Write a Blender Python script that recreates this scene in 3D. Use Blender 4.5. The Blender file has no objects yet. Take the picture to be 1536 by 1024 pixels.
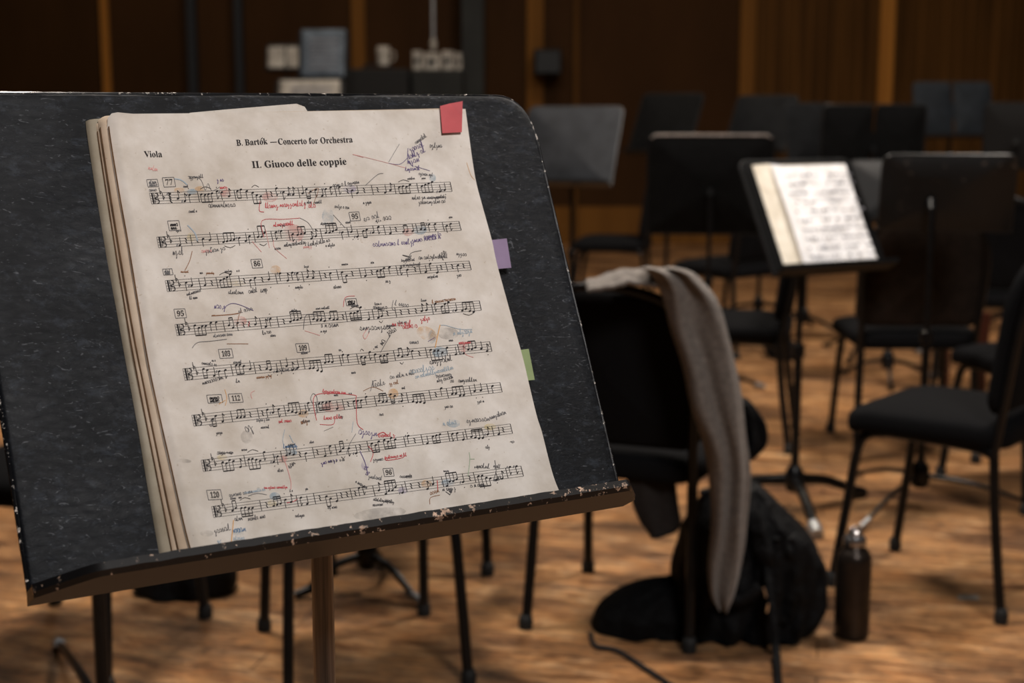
import bpy, math, random
from mathutils import Vector, Matrix, noise
PI = math.pi
SC = bpy.context.scene
COL = SC.collection
rnd = random.Random(7)

# ------------------------------------------------------------------ camera geometry (1536x1024 photograph)
FP = 2150.0
CZ = 1.2
PITCH = math.atan(347 / FP)
CAMP = Vector((0, 0, CZ))
FW = Vector((0, math.cos(PITCH), -math.sin(PITCH)))
UPV = Vector((0, math.sin(PITCH), math.cos(PITCH)))
RT = Vector((1, 0, 0))
def ray(px, py):
    return FW * FP + RT * (px - 768) + UPV * (512 - py)
def F(px, py, z=0.0):          # point of the level z seen at a photo position
    r = ray(px, py); return CAMP + r * ((z - CZ) / r.z)
def G(px, py, Y):              # point at distance Y seen at a photo position
    r = ray(px, py); return CAMP + r * (Y / r.y)

# ------------------------------------------------------------------ materials
def new_mat(name):
    m = bpy.data.materials.new(name); m.use_nodes = True
    nt = m.node_tree; return m, nt, nt.nodes['Principled BSDF']
def setp(b, col=None, rough=None, metal=None, spec=None, sheen=None):
    if col is not None: b.inputs['Base Color'].default_value = (*col, 1)
    if rough is not None: b.inputs['Roughness'].default_value = rough
    if metal is not None: b.inputs['Metallic'].default_value = metal
    if spec is not None: b.inputs['Specular IOR Level'].default_value = spec
    if sheen is not None: b.inputs['Sheen Weight'].default_value = sheen
def noise_tex(nt, scale, detail=4, rough=.55, stretch=None, coord='Object', dist=0):
    tc = nt.nodes.new('ShaderNodeTexCoord'); mp = nt.nodes.new('ShaderNodeMapping')
    if stretch: mp.inputs['Scale'].default_value = stretch
    n = nt.nodes.new('ShaderNodeTexNoise')
    n.inputs['Scale'].default_value = scale; n.inputs['Detail'].default_value = detail
    n.inputs['Roughness'].default_value = rough; n.inputs['Distortion'].default_value = dist
    nt.links.new(tc.outputs[coord], mp.inputs[0]); nt.links.new(mp.outputs[0], n.inputs['Vector'])
    return n
def ramp(nt, src, stops, interp='LINEAR'):
    r = nt.nodes.new('ShaderNodeValToRGB'); r.color_ramp.interpolation = interp
    e = r.color_ramp.elements
    e[0].position = stops[0][0]; e[0].color = (*stops[0][1], 1)
    e[1].position = stops[1][0]; e[1].color = (*stops[1][1], 1)
    for p, c in stops[2:]:
        x = e.new(p); x.color = (*c, 1)
    nt.links.new(src, r.inputs[0]); return r
def bump(nt, b, src, strength, dist=.001, prev=None):
    bp = nt.nodes.new('ShaderNodeBump'); bp.inputs['Strength'].default_value = strength
    bp.inputs['Distance'].default_value = dist
    nt.links.new(src, bp.inputs['Height'])
    if prev: nt.links.new(prev.outputs[0], bp.inputs['Normal'])
    nt.links.new(bp.outputs[0], b.inputs['Normal']); return bp
def mixc(nt, fac, a, b, mode='MIX'):
    m = nt.nodes.new('ShaderNodeMix'); m.data_type = 'RGBA'; m.blend_type = mode
    for s, v in ((0, fac), (6, a), (7, b)):
        if isinstance(v, (int, float)): m.inputs[s].default_value = v
        elif isinstance(v, tuple): m.inputs[s].default_value = (*v, 1)
        else: nt.links.new(v, m.inputs[s])
    return m.outputs[2]
M = {}
def simple(name, col, rough=.5, metal=0, spec=.5, nscale=0, namt=.3, bscale=0, bstr=.3, bdist=.001, sheen=None):
    m, nt, b = new_mat(name); setp(b, col, rough, metal, spec, sheen)
    if nscale:
        n = noise_tex(nt, nscale, 5)
        r = ramp(nt, n.outputs[0], [(.3, tuple(c * (1 - namt) for c in col)), (.7, tuple(min(1, c * (1 + namt)) for c in col))])
        nt.links.new(r.outputs[0], b.inputs['Base Color'])
    if bscale:
        n2 = noise_tex(nt, bscale, 4); bump(nt, b, n2.outputs[0], bstr, bdist)
    M[name] = m; return m
simple('black_metal', (.006, .006, .0065), .5, 0, .3, 40, .3)
simple('black_metal_gloss', (.006, .006, .0065), .28, 0, .35, 40, .3)
simple('seat_fabric', (.006, .006, .0068), .9, 0, .12, 300, .35, 500, .4, .001)
simple('back_brown_fabric', (.030, .020, .014), .8, 0, .15, 30, .3)
simple('rubber', (.01, .01, .01), .7)
simple('chrome', (.15, .14, .135), .32, .7, .5)
_n = M['chrome'].node_tree; _t = noise_tex(_n, 90, 4, .6, (1, 1, .03)); _r = ramp(_n, _t.outputs[0], [(.35, (.05, .042, .038)), (.65, (.30, .27, .255))]); _n.links.new(_r.outputs[0], _n.nodes['Principled BSDF'].inputs['Base Color'])
simple('foot_steel', (.40, .42, .44), .35, .6, .5, 30, .15)
simple('bag_fabric', (.0035, .0035, .0042), .7, 0, .22, 60, .4, 45, .8, .012)
simple('bag_strap', (.012, .012, .014), .6, 0, .3, 60, .3)
simple('dark_cloth', (.0035, .0035, .004), .8, 0, .15, 60, .3, 35, .9, .014)
simple('grey_knit', (.165, .149, .136), .95, 0, .1, 90, .22, 420, .5, .002, .15)
simple('dark_knit', (.03, .026, .024), .95, 0, .1, 90, .2, 420, .5, .002)
simple('bottle_paint', (.032, .024, .019), .32, .6, .5, 30, .2)
simple('bottle_cap', (.32, .32, .33), .2, .9)
simple('brown_back', (.020, .014, .010), .38, 0, .5, 30, .3)
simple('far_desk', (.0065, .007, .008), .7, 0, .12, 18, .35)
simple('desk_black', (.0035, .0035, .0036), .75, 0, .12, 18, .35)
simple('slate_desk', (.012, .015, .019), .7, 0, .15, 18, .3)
simple('rim_highlight', (.22, .19, .175), .35, .3, .5, 60, .5)  # highlight of a stand's top rim, put into the colour
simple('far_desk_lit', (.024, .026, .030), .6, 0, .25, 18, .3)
simple('amp_black', (.003, .003, .003), .8)
simple('case_grey', (.012, .013, .012), .7, 0, .3, 5, .3)
simple('white_item', (.30, .28, .25), .6, 0, .3, 14, .45)
simple('blue_sheet', (.095, .115, .14), .7, 0, .3, 9, .35)
simple('column_grey', (.020, .021, .019), .6, 0, .3, 3, .3)
simple('post_black', (.008, .010, .013), .6)
simple('red_wood', (.05, .012, .006), .35, 0, .5, 8, .4)
simple('tab_red', (.50, .105, .115), .6, 0, .3, 60, .06)
simple('tab_purple', (.27, .205, .31), .6, 0, .3, 60, .06)
simple('tab_green', (.27, .33, .17), .6, 0, .3, 60, .06)
simple('silver_glint', (.75, .75, .75), .15, 1)
for k, c in dict(ink_pen=(.10, .095, .10), ink_black=(.035, .032, .034), ink_grey=(.16, .155, .16), ink_staff=(.20, .19, .185), ink_red=(.50, .10, .11), ink_blue=(.12, .20, .32),
                 ink_violet=(.13, .10, .22), ink_brown=(.28, .15, .09), ink_orange=(.62, .36, .16), ink_pale_red=(.62, .33, .31), ink_pale_blue=(.36, .42, .47),
                 ink_green=(.33, .42, .30)).items():
    m, nt, b = new_mat(k); setp(b, c, .8, 0, .15); M[k] = m
def wash(name, col, a):
    m, nt, b = new_mat(name); setp(b, col, .85, 0, .1)
    n = noise_tex(nt, 90, 4)
    mr = nt.nodes.new('ShaderNodeMapRange'); mr.inputs[1].default_value = .35; mr.inputs[2].default_value = .65
    mr.inputs[3].default_value = 0; mr.inputs[4].default_value = a * .8
    nt.links.new(n.outputs[0], mr.inputs[0]); nt.links.new(mr.outputs[0], b.inputs['Alpha']); M[name] = m
wash('wash_orange', (.70, .42, .18), .55); wash('wash_blue', (.25, .40, .52), .5); wash('wash_yellow', (.70, .58, .25), .5)
wash('wash_red', (.65, .25, .22), .4); wash('wash_grey', (.30, .28, .26), .35); wash('wash_violet', (.35, .30, .50), .4)

# paper
def paper(name, base, dark):
    m, nt, b = new_mat(name); setp(b, base, .72, 0, .25)
    n1 = noise_tex(nt, 9, 6, .6); r1 = ramp(nt, n1.outputs[0], [(.30, dark), (.62, base)])
    n2 = noise_tex(nt, 38, 5, .6); r2 = ramp(nt, n2.outputs[0], [(.30, (.86, .84, .81)), (.62, (1, 1, 1))])
    c = mixc(nt, 1.0, r1.outputs[0], r2.outputs[0], 'MULTIPLY')
    n3 = noise_tex(nt, 300, 2, .5); r3 = ramp(nt, n3.outputs[0], [(.24, (.72, .66, .58)), (.30, (1, 1, 1))])
    c = mixc(nt, .6, c, r3.outputs[0], 'MULTIPLY')
    nt.links.new(c, b.inputs['Base Color'])
    nb = noise_tex(nt, 13, 3, .5, None, 'Object', .3); b1 = bump(nt, b, nb.outputs[0], .6, .0035)
    nc = noise_tex(nt, 120, 3, .5); bump(nt, b, nc.outputs[0], .3, .0006, b1)
    M[name] = m
paper('paper', (.68, .64, .60), (.56, .51, .455))
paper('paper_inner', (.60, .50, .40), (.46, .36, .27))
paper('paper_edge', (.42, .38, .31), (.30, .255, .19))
paper('paper_far', (.90, .90, .92), (.76, .76, .78))
paper('paper_far_inner', (.80, .76, .68), (.62, .56, .46))
simple('paper_burn', (.38, .24, .14), .8, 0, .2, 60, .3)
simple('far_ink', (.23, .23, .25), .8, 0, .2)

# leatherette of the big desk
def leatherette():
    m, nt, b = new_mat('desk_leatherette'); setp(b, (.03, .032, .036), .5, 0, .2)
    n1 = noise_tex(nt, 7, 5, .6); r1 = ramp(nt, n1.outputs[0], [(.3, (.0035, .0042, .0058)), (.7, (.009, .0105, .014))])
    n2 = noise_tex(nt, 75, 8, .78, (.7, 1, 1.4), 'Object', .25); r2 = ramp(nt, n2.outputs[0], [(.52, (0, 0, 0)), (.66, (1, 1, 1))])
    c = mixc(nt, r2.outputs[0], r1.outputs[0], (.026, .031, .040))
    n4 = noise_tex(nt, 110, 3, .6, (.25, 1, 1.6), 'Object', 3.0); r4 = ramp(nt, n4.outputs[0], [(.63, (0, 0, 0)), (.70, (1, 1, 1))])
    c = mixc(nt, r4.outputs[0], c, (.09, .095, .105))
    nt.links.new(c, b.inputs['Base Color'])
    rr = ramp(nt, n1.outputs[0], [(.3, (.6, .6, .6)), (.7, (.45, .45, .45))]); nt.links.new(rr.outputs[0], b.inputs['Roughness'])
    nb = noise_tex(nt, 130, 6, .7, (.6, 1, 1.3), 'Object', .5); b1 = bump(nt, b, nb.outputs[0], .55, .0014)
    nb2 = noise_tex(nt, 16, 3, .5, None, 'Object', 1.0); bump(nt, b, nb2.outputs[0], .3, .003, b1)
    M['desk_leatherette'] = m
leatherette()
def chipped(name, thr, scale, base, chip, stretch=None, rough=.3):
    m, nt, b = new_mat(name); setp(b, base, rough, 0, .5)
    n = noise_tex(nt, scale, 6, .68, stretch); nl = noise_tex(nt, scale * .12, 2, .5, stretch)
    ma = nt.nodes.new('ShaderNodeMath'); ma.operation = 'MULTIPLY_ADD'; ma.inputs[1].default_value = .28; nt.links.new(nl.outputs[0], ma.inputs[0])
    mb_ = nt.nodes.new('ShaderNodeMath'); mb_.operation = 'SUBTRACT'; mb_.inputs[1].default_value = .14; nt.links.new(n.outputs[0], mb_.inputs[0]); nt.links.new(mb_.outputs[0], ma.inputs[2])
    n = ma; r = ramp(nt, n.outputs[0], [(thr, (0, 0, 0)), (thr + .02, (1, 1, 1))])
    n2 = noise_tex(nt, scale * .8, 3, .5); r2 = ramp(nt, n2.outputs[0], [(.35, tuple(c * .3 for c in chip)), (.6, chip)])
    c = mixc(nt, r.outputs[0], base, r2.outputs[0]); nt.links.new(c, b.inputs['Base Color'])
    bump(nt, b, r.outputs[0], .4, -.0006)
    M[name] = m
chipped('ledge_edge', .60, 150, (.007, .0065, .007), (.46, .33, .25), None, .35)
chipped('bead_edge', .595, 190, (.008, .008, .009), (.72, .66, .60), None, .18)  # real chips, coloured brighter to carry the rim's highlights too
chipped('ledge_under', .76, 60, (.0125, .0115, .011), (.20, .14, .11), None, .55)
chipped('back_worn', .64, 45, (.008, .0078, .0078), (.12, .09, .07), None, .4)

# floor
def floor_mat():
    m, nt, b = new_mat('stage_wood'); setp(b, (.4, .2, .08), .38, 0, .35)
    tc = nt.nodes.new('ShaderNodeTexCoord')
    mp = nt.nodes.new('ShaderNodeMapping'); mp.inputs['Rotation'].default_value = (0, 0, .22)
    nt.links.new(tc.outputs['Object'], mp.inputs[0])
    br = nt.nodes.new('ShaderNodeTexBrick'); br.inputs['Scale'].default_value = 1
    br.inputs['Brick Width'].default_value = 2.4; br.inputs['Row Height'].default_value = .115
    br.inputs['Mortar Size'].default_value = .0022; br.inputs['Mortar Smooth'].default_value = .3; br.inputs['Bias'].default_value = 0
    br.inputs['Color1'].default_value = (.32, .32, .32, 1); br.inputs['Color2'].default_value = (.68, .68, .68, 1); br.inputs['Mortar'].default_value = (0, 0, 0, 1)
    nt.links.new(mp.outputs[0], br.inputs['Vector'])
    def nz(scale, stretch, detail, rough=.55, dist=0):
        a = nt.nodes.new('ShaderNodeMapping'); a.inputs['Scale'].default_value = stretch
        nt.links.new(mp.outputs[0], a.inputs[0])
        n = nt.nodes.new('ShaderNodeTexNoise'); n.inputs['Scale'].default_value = scale; n.inputs['Detail'].default_value = detail
        n.inputs['Roughness'].default_value = rough; n.inputs['Distortion'].default_value = dist
        nt.links.new(a.outputs[0], n.inputs['Vector']); return n
    g = nz(4.2, (1, 3.6, 1), 8, .70, 1.4)
    big = nz(1.9, (1, 2.2, 1), 6, .64, .9)
    fine = nz(14, (1, 9, 1), 4, .6, .3)
    c1 = ramp(nt, g.outputs[0], [(.30, (.12, .062, .032)), (.42, (.30, .170, .080)), (.54, (.42, .258, .128)), (.70, (.64, .46, .27))])
    c2 = ramp(nt, br.outputs['Color'], [(.30, (.80, .74, .70)), (.70, (1.08, 1.06, 1.02))])
    c = mixc(nt, 1, c1.outputs[0], c2.outputs[0], 'MULTIPLY')
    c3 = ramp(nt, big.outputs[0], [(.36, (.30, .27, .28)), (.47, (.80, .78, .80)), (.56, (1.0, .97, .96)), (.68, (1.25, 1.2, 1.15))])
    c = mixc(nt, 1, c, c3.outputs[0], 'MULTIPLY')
    c4 = ramp(nt, fine.outputs[0], [(.32, (.50, .46, .45)), (.52, (1, 1, 1))])
    c = mixc(nt, .8, c, c4.outputs[0], 'MULTIPLY')
    c5 = ramp(nt, br.outputs['Fac'], [(.0, (1, 1, 1)), (1, (.30, .26, .25))])
    c = mixc(nt, 1, c, c5.outputs[0], 'MULTIPLY')
    sc = nz(5, (1, 3, 1), 5, .65, 1.5)
    sp = nz(22, (1, 2, 1), 3, .6, .5); c7 = ramp(nt, sp.outputs[0], [(.36, (.62, .60, .66)), (.50, (1, 1, 1)), (.66, (1.15, 1.05, .98))])
    c = mixc(nt, .8, c, c7.outputs[0], 'MULTIPLY')
    c6 = ramp(nt, sc.outputs[0], [(.67, (0, 0, 0)), (.72, (1, 1, 1))])
    c = mixc(nt, c6.outputs[0], c, (.10, .085, .085))
    nt.links.new(c, b.inputs['Base Color'])
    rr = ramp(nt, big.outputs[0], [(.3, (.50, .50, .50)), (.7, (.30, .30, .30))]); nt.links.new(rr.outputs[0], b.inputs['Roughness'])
    bump(nt, b, g.outputs[0], .15, .004)
    M['stage_wood'] = m
floor_mat()
def wall_mat(name, dark, light, stretch=(6, 1, .25)):
    m, nt, b = new_mat(name); setp(b, dark, .7, 0, .08)
    n = noise_tex(nt, 1.4, 6, .6, stretch); r = ramp(nt, n.outputs[0], [(.3, dark), (.72, light)])
    nt.links.new(r.outputs[0], b.inputs['Base Color']); M[name] = m
wall_mat('wall_panel', (.036, .0155, .0045), (.054, .024, .0070), (1.2, 1, .4))
wall_mat('wall_slats', (.055, .025, .006), (.125, .058, .013))
wall_mat('trim_wood', (.26, .115, .022), (.40, .19, .042))
wall_mat('trim_dim', (.12, .054, .012), (.19, .09, .02))

# ------------------------------------------------------------------ mesh helpers
def cat(pts, n=6):
    P = [Vector(p) for p in pts]
    if len(P) < 3: return P
    out = []
    for i in range(len(P) - 1):
        p0 = P[max(i - 1, 0)]; p1 = P[i]; p2 = P[i + 1]; p3 = P[min(i + 2, len(P) - 1)]
        for k in range(n):
            t = k / n
            out.append(.5 * ((2 * p1) + (p2 - p0) * t + (2 * p0 - 5 * p1 + 4 * p2 - p3) * t * t + (3 * p1 - p0 - 3 * p2 + p3) * t ** 3))
    out.append(P[-1]); return out
class MB:
    def __init__(s): s.v = []; s.f = []; s.mi = []
    def add(s, vs, fs, mi=0):
        o = len(s.v); s.v += [tuple(v) for v in vs]; s.f += [tuple(i + o for i in f) for f in fs]; s.mi += [mi] * len(fs); return s
    def grid(s, rows, close=False, mi=0, caps=False):
        n = len(rows[0]); vs = [p for r in rows for p in r]; fs = []
        for i in range(len(rows) - 1):
            for j in range(n if close else n - 1):
                a = i * n + j; b2 = i * n + (j + 1) % n
                fs.append((a, b2, b2 + n, a + n))
        if caps:
            fs.append(tuple(reversed(range(n)))); fs.append(tuple(range((len(rows) - 1) * n, len(rows) * n)))
        return s.add(vs, fs, mi)
    def tube(s, pts, r, seg=12, sm=0, mi=0):
        P = cat(pts, sm) if sm else [Vector(p) for p in pts]
        n = len(P); rad = r if callable(r) else (lambda t: r)
        rows = []; side = None
        for i, p in enumerate(P):
            t = (P[min(i + 1, n - 1)] - P[max(i - 1, 0)]).normalized()
            if side is None:
                side = t.orthogonal().normalized()
            side = (side - t * side.dot(t)).normalized(); o = t.cross(side)
            q = rad(i / (n - 1))
            rows.append([p + (side * math.cos(2 * PI * k / seg) + o * math.sin(2 * PI * k / seg)) * q for k in range(seg)])
        return s.grid(rows, True, mi, True)
    def lathe(s, prof, c=(0, 0, 0), seg=24, mi=0):
        c = Vector(c)
        rows = [[c + Vector((r * math.cos(2 * PI * k / seg), r * math.sin(2 * PI * k / seg), z)) for k in range(seg)] for r, z in prof]
        return s.grid(rows, True, mi, True)
    def box(s, lo, hi, mi=0, bev=0):
        x0, y0, z0 = lo; x1, y1, z1 = hi
        vs = [(x, y, z) for z in (z0, z1) for y in (y0, y1) for x in (x0, x1)]
        return s.add(vs, [(0, 2, 3, 1), (4, 5, 7, 6), (0, 1, 5, 4), (2, 6, 7, 3), (0, 4, 6, 2), (1, 3, 7, 5)], mi)
    def xform(s, mat):
        s.v = [tuple(mat @ Vector(v)) for v in s.v]; return s
    def build(s, name, mats, parent=None, smooth=True, angle=40, bevel=0):
        me = bpy.data.meshes.new(name); me.from_pydata(s.v, [], s.f)
        for m in (mats if isinstance(mats, list) else [mats]): me.materials.append(M[m] if isinstance(m, str) else m)
        me.polygons.foreach_set('material_index', s.mi)
        if smooth:
            me.polygons.foreach_set('use_smooth', [True] * len(s.f)); me.update()
            try: me.set_sharp_from_angle(angle=math.radians(angle))
            except Exception: pass
        me.update()
        o = bpy.data.objects.new(name, me); COL.objects.link(o)
        if parent:
            o.parent = parent; bpy.context.view_layer.update
        if bevel:
            md = o.modifiers.new('b', 'BEVEL'); md.width = bevel; md.segments = 3; md.limit_method = 'ANGLE'
        return o
def tag(o, label=None, cat_=None, group=None, kind=None):
    if label: o['label'] = label
    if cat_: o['category'] = cat_
    if group: o['group'] = group
    if kind: o['kind'] = kind
    return o
def empty(name, loc, rz=0):
    o = bpy.data.objects.new(name, None); COL.objects.link(o)
    o.location = loc; o.rotation_euler = (0, 0, rz); o.empty_display_size = .1; return o
def local(mb, root):          # vertices given in world space -> the root's frame
    inv = (Matrix.Translation(root.location) @ root.rotation_euler.to_matrix().to_4x4()).inverted()
    return mb.xform(inv)
def copy_tree(o, parent=None):
    c = o.copy(); COL.objects.link(c)
    if parent: c.parent = parent
    for ch in list(o.children): copy_tree(ch, c)
    return c
def rrect(w, h, rads, n=8):   # outline, corners BL BR TR TL ccw starting at BL
    out = []
    cs = [(-w / 2, -h / 2, PI), (w / 2, -h / 2, 1.5 * PI), (w / 2, h / 2, 0), (-w / 2, h / 2, .5 * PI)]
    for (x, y, a0), r in zip(cs, rads):
        cx = x - math.copysign(r, x); cy = y - math.copysign(r, y)
        if r <= 1e-6: out.append((x, y)); continue
        for k in range(n + 1):
            a = a0 + .5 * PI * k / n; out.append((cx + r * math.cos(a), cy + r * math.sin(a)))
    return out
def slab(mb, outline, fn, rings, mi=0):
    """cushion-like slab: rings = [(inset, height)], fn maps (x, y, h) to a point"""
    cx = sum(p[0] for p in outline) / len(outline); cy = sum(p[1] for p in outline) / len(outline)
    rows = []
    for ins, h in rings:
        row = []
        for x, y in outline:
            dx, dy = x - cx, y - cy; L = math.hypot(dx, dy)
            k = max(0, 1 - ins / L) if ins < 9 else 0
            row.append(fn(cx + dx * k, cy + dy * k, h))
        rows.append(row)
    mb.grid(rows, True, mi, True)

# ------------------------------------------------------------------ the setting
WY = 13.0
fl = MB(); fl.add([(-9, -3, 0), (9, -3, 0), (9, WY, 0), (-9, WY, 0)], [(0, 1, 2, 3)])
tag(fl.build('floor', 'stage_wood', smooth=False), kind='structure')
def wx(px): return G(px, 80, WY).x
w = MB()
xa, xb = wx(1108), 9.0
w.box((-9, WY, 0), (xa, WY + .2, 6.5), 0)
x = xa; k = 0
while x < xb:                  # vertical ribs of the right-hand panelling
    w.box((x, WY + .03, 0), (x + .05, WY + .2, 6.5), 1); w.box((x + .05, WY, 0), (x + .11, WY + .2, 6.5), 1); x += .11
tag(w.build('wall_back', ['wall_panel', 'wall_slats'], smooth=False), kind='structure')
def trim(px0, px1, mat, d=.05, z0=0, z1=6.5):
    t = MB(); t.box((wx(px0), WY - d, z0), (wx(px1), WY, z1)); o = t.build('trim_%d' % (len([q for q in bpy.data.objects if q.name.startswith('trim')]) + 1), mat, smooth=False, bevel=.006)
    tag(o, kind='structure')
trim(154, 166, 'trim_wood'); trim(285, 298, 'post_black', .12); trim(356, 367, 'post_black', .12)
trim(528, 549, 'trim_dim'); trim(694, 727, 'column_grey', .3); trim(790, 815, 'trim_dim')
trim(1108, 1132, 'trim_dim', .08); trim(1316, 1338, 'trim_wood', .08); trim(860, 868, 'wall_slats'); trim(1530, 1545, 'wall_slats', .1)
q = MB(); q.box((-9, WY - .03, 0), (9, WY, .34)); tag(q.build('lit_base_band', 'trim_dim', smooth=False), kind='structure')  # added amber band: light on the wall's foot put into the colour
for nm, x0 in (('wall_left', -9.2), ('wall_right', 9.0)):
    q = MB(); q.box((x0, -3, 0), (x0 + .2, WY + .2, 6.5)); tag(q.build(nm, 'wall_panel', smooth=False), kind='structure')

# ------------------------------------------------------------------ chairs
CG = 'black orchestra chairs on the stage'
def make_chair():
    r = empty('orchestra_chair', (0, 0, 0))
    def fn_seat(x, y, h):
        dome = .012 * max(0, 1 - (x / .23) ** 2) * (1 if h > 0 else .2)
        droop = -.018 * max(0, (y - .10) / .12) ** 2 - .01 * max(0, (-y - .1) / .12)
        return Vector((x, y, .425 + h + dome + droop))
    ol = rrect(.46, .44, (.09, .09, .07, .07), 8)
    ol = [(x * (1 - .06 * (.22 - y) / .44), y) for x, y in ol]
    s = MB(); slab(s, ol, fn_seat, [(99, -.028), (.05, -.028), (.012, -.026), (.002, -.018), (0, -.004), (0, .008), (.006, .018), (.02, .024), (.06, .028), (.12, .030), (99, .031)])
    s.build('seat', 'seat_fabric', r, angle=60)
    def fn_back(x, y, h):
        bow = -.03 * (1 - (x / .22) ** 2)
        return Vector((x, -.215 + h + bow - .16 * (y - .1) * .9, .655 + y))
    ob = rrect(.43, .37, (.05, .05, .14, .14), 10)
    b_ = MB(); slab(b_, ob, fn_back, [(99, -.018), (.03, -.018), (.008, -.016), (0, -.008), (0, .006), (.008, .014), (.03, .018), (99, .020)])
    b_.build('backrest', 'seat_fabric', r, angle=60)
    for sx in (-1, 1):
        l = MB(); l.tube([(sx * .205, .235, .006), (sx * .196, .205, .20), (sx * .188, .182, .345), (sx * .182, .155, .385), (sx * .18, .10, .395)], .0125, 12, 5)
        l.lathe([(.013, .001), (.017, .001), (.018, .02), (.0145, .035), (.012, .036)], (sx * .205, .235, 0), 14, 1)
        l.build('leg', ['black_metal_gloss', 'rubber'], r, angle=60)
        l = MB(); l.tube([(sx * .205, -.235, .006), (sx * .198, -.205, .22), (sx * .193, -.19, .38)], .0125, 12, 5)
        l.lathe([(.013, .001), (.017, .001), (.018, .02), (.0145, .035), (.012, .036)], (sx * .205, -.235, 0), 14, 1)
        l.build('leg', ['black_metal_gloss', 'rubber'], r, angle=60)
    f = MB()
    for sx in (-1, 1):
        f.tube([(sx * .18, .10, .395), (sx * .185, -.12, .392), (sx * .193, -.19, .38)], .0125, 10, 5)
    f.tube([(-.182, .12, .388), (.182, .12, .388)], .009, 8); f.tube([(-.188, -.14, .388), (.188, -.14, .388)], .009, 8)
    f.build('seat_frame', 'black_metal_gloss', r, angle=60)
    f = MB()
    f.tube([(-.193, -.19, .38), (-.196, -.205, .47), (-.205, -.232, .62), (-.206, -.248, .70), (-.190, -.265, .775), (-.145, -.280, .825), (-.07, -.290, .850), (0, -.292, .856),
            (.07, -.290, .850), (.145, -.280, .825), (.190, -.265, .775), (.206, -.248, .70), (.205, -.232, .62), (.196, -.205, .47), (.193, -.19, .38)], .0115, 10, 5)
    f.build('back_frame', 'black_metal_gloss', r, angle=60)
    return r
proto = make_chair(); used = [False]
def chair(x, y, heading, label, sc=1.0, name=None):
    """heading: degrees from +Y towards +X the chair faces"""
    c = proto if not used[0] else copy_tree(proto); used[0] = True
    c.location = (x, y, 0); c.rotation_euler = (0, 0, -math.radians(heading)); c.scale = (sc, sc, sc)
    tag(c, label, 'chair', CG); return c
def rear_feet(a, b, label, sc=1.0):     # from photo positions of rear-left and rear-right feet
    A = F(*a); B = F(*b); d = (B - A).normalized(); fwd = Vector((-d.y, d.x, 0)); mid = (A + B) / 2
    c = mid + fwd * .235 * sc
    return chair(c.x, c.y, math.degrees(math.atan2(fwd.x, fwd.y)), label, sc)

cJ = rear_feet((772, 940), (1052, 980), 'black chair right of the big desk with a grey garment draped over its backrest', .96)
chJ = cJ.location.copy()
c = chair(-.335, 3.04, 180 - 16, 'black chair behind the big desk, its legs seen on both sides of the steel pole', .93)
c = chair(-.985, 3.11, 194, 'black chair at bottom left, its legs seen under the left half of the big desk', .98)
c = chair(*(F(740, 856) + Vector((-.22, .2, 0))).xy, 0, 'black chair behind the big desk, only two legs seen under its ledge')
# right-hand chair, facing left and away
P2 = F(1500, 934); hd = math.radians(-51); fw_ = Vector((math.sin(hd), math.cos(hd), 0)); rt = Vector((fw_.y, -fw_.x, 0))
cc = P2 + (fw_ * .235 + rt * .205) * .92
chair(cc.x, cc.y, -51, 'nearest right-hand black chair with a padded seat, beside the metal bottle', .93).scale = (.93, .93, 1.05)
chair(1.68, 4.45, -15, 'black chair cut off by the right edge, beyond the nearest right-hand chair')
cX = chair(1.40, 5.05, 2, 'black chair with a wide brown backrest in front of the scuffed stand')
for ch in cX.children:
    if ch.name.startswith('backrest'):
        ch.material_slots[0].link = 'OBJECT'; ch.material_slots[0].material = M['back_brown_fabric']
chair(.80, 5.2, -76, 'black chair turned side-on, its seat left of the lit sheet music')
chair(.60, 8.5, -80, 'small far black chair seen above the garment-draped backrest')
chair(1.10, 7.2, -40, 'far black chair behind the large stand back with the pale rim')
chair(2.75, 6.4, -30, 'far black chair at the right edge behind the worn-backed stand')
chair(2.05, 6.1, 20, 'far black chair beside the reddish wooden legs')

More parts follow.
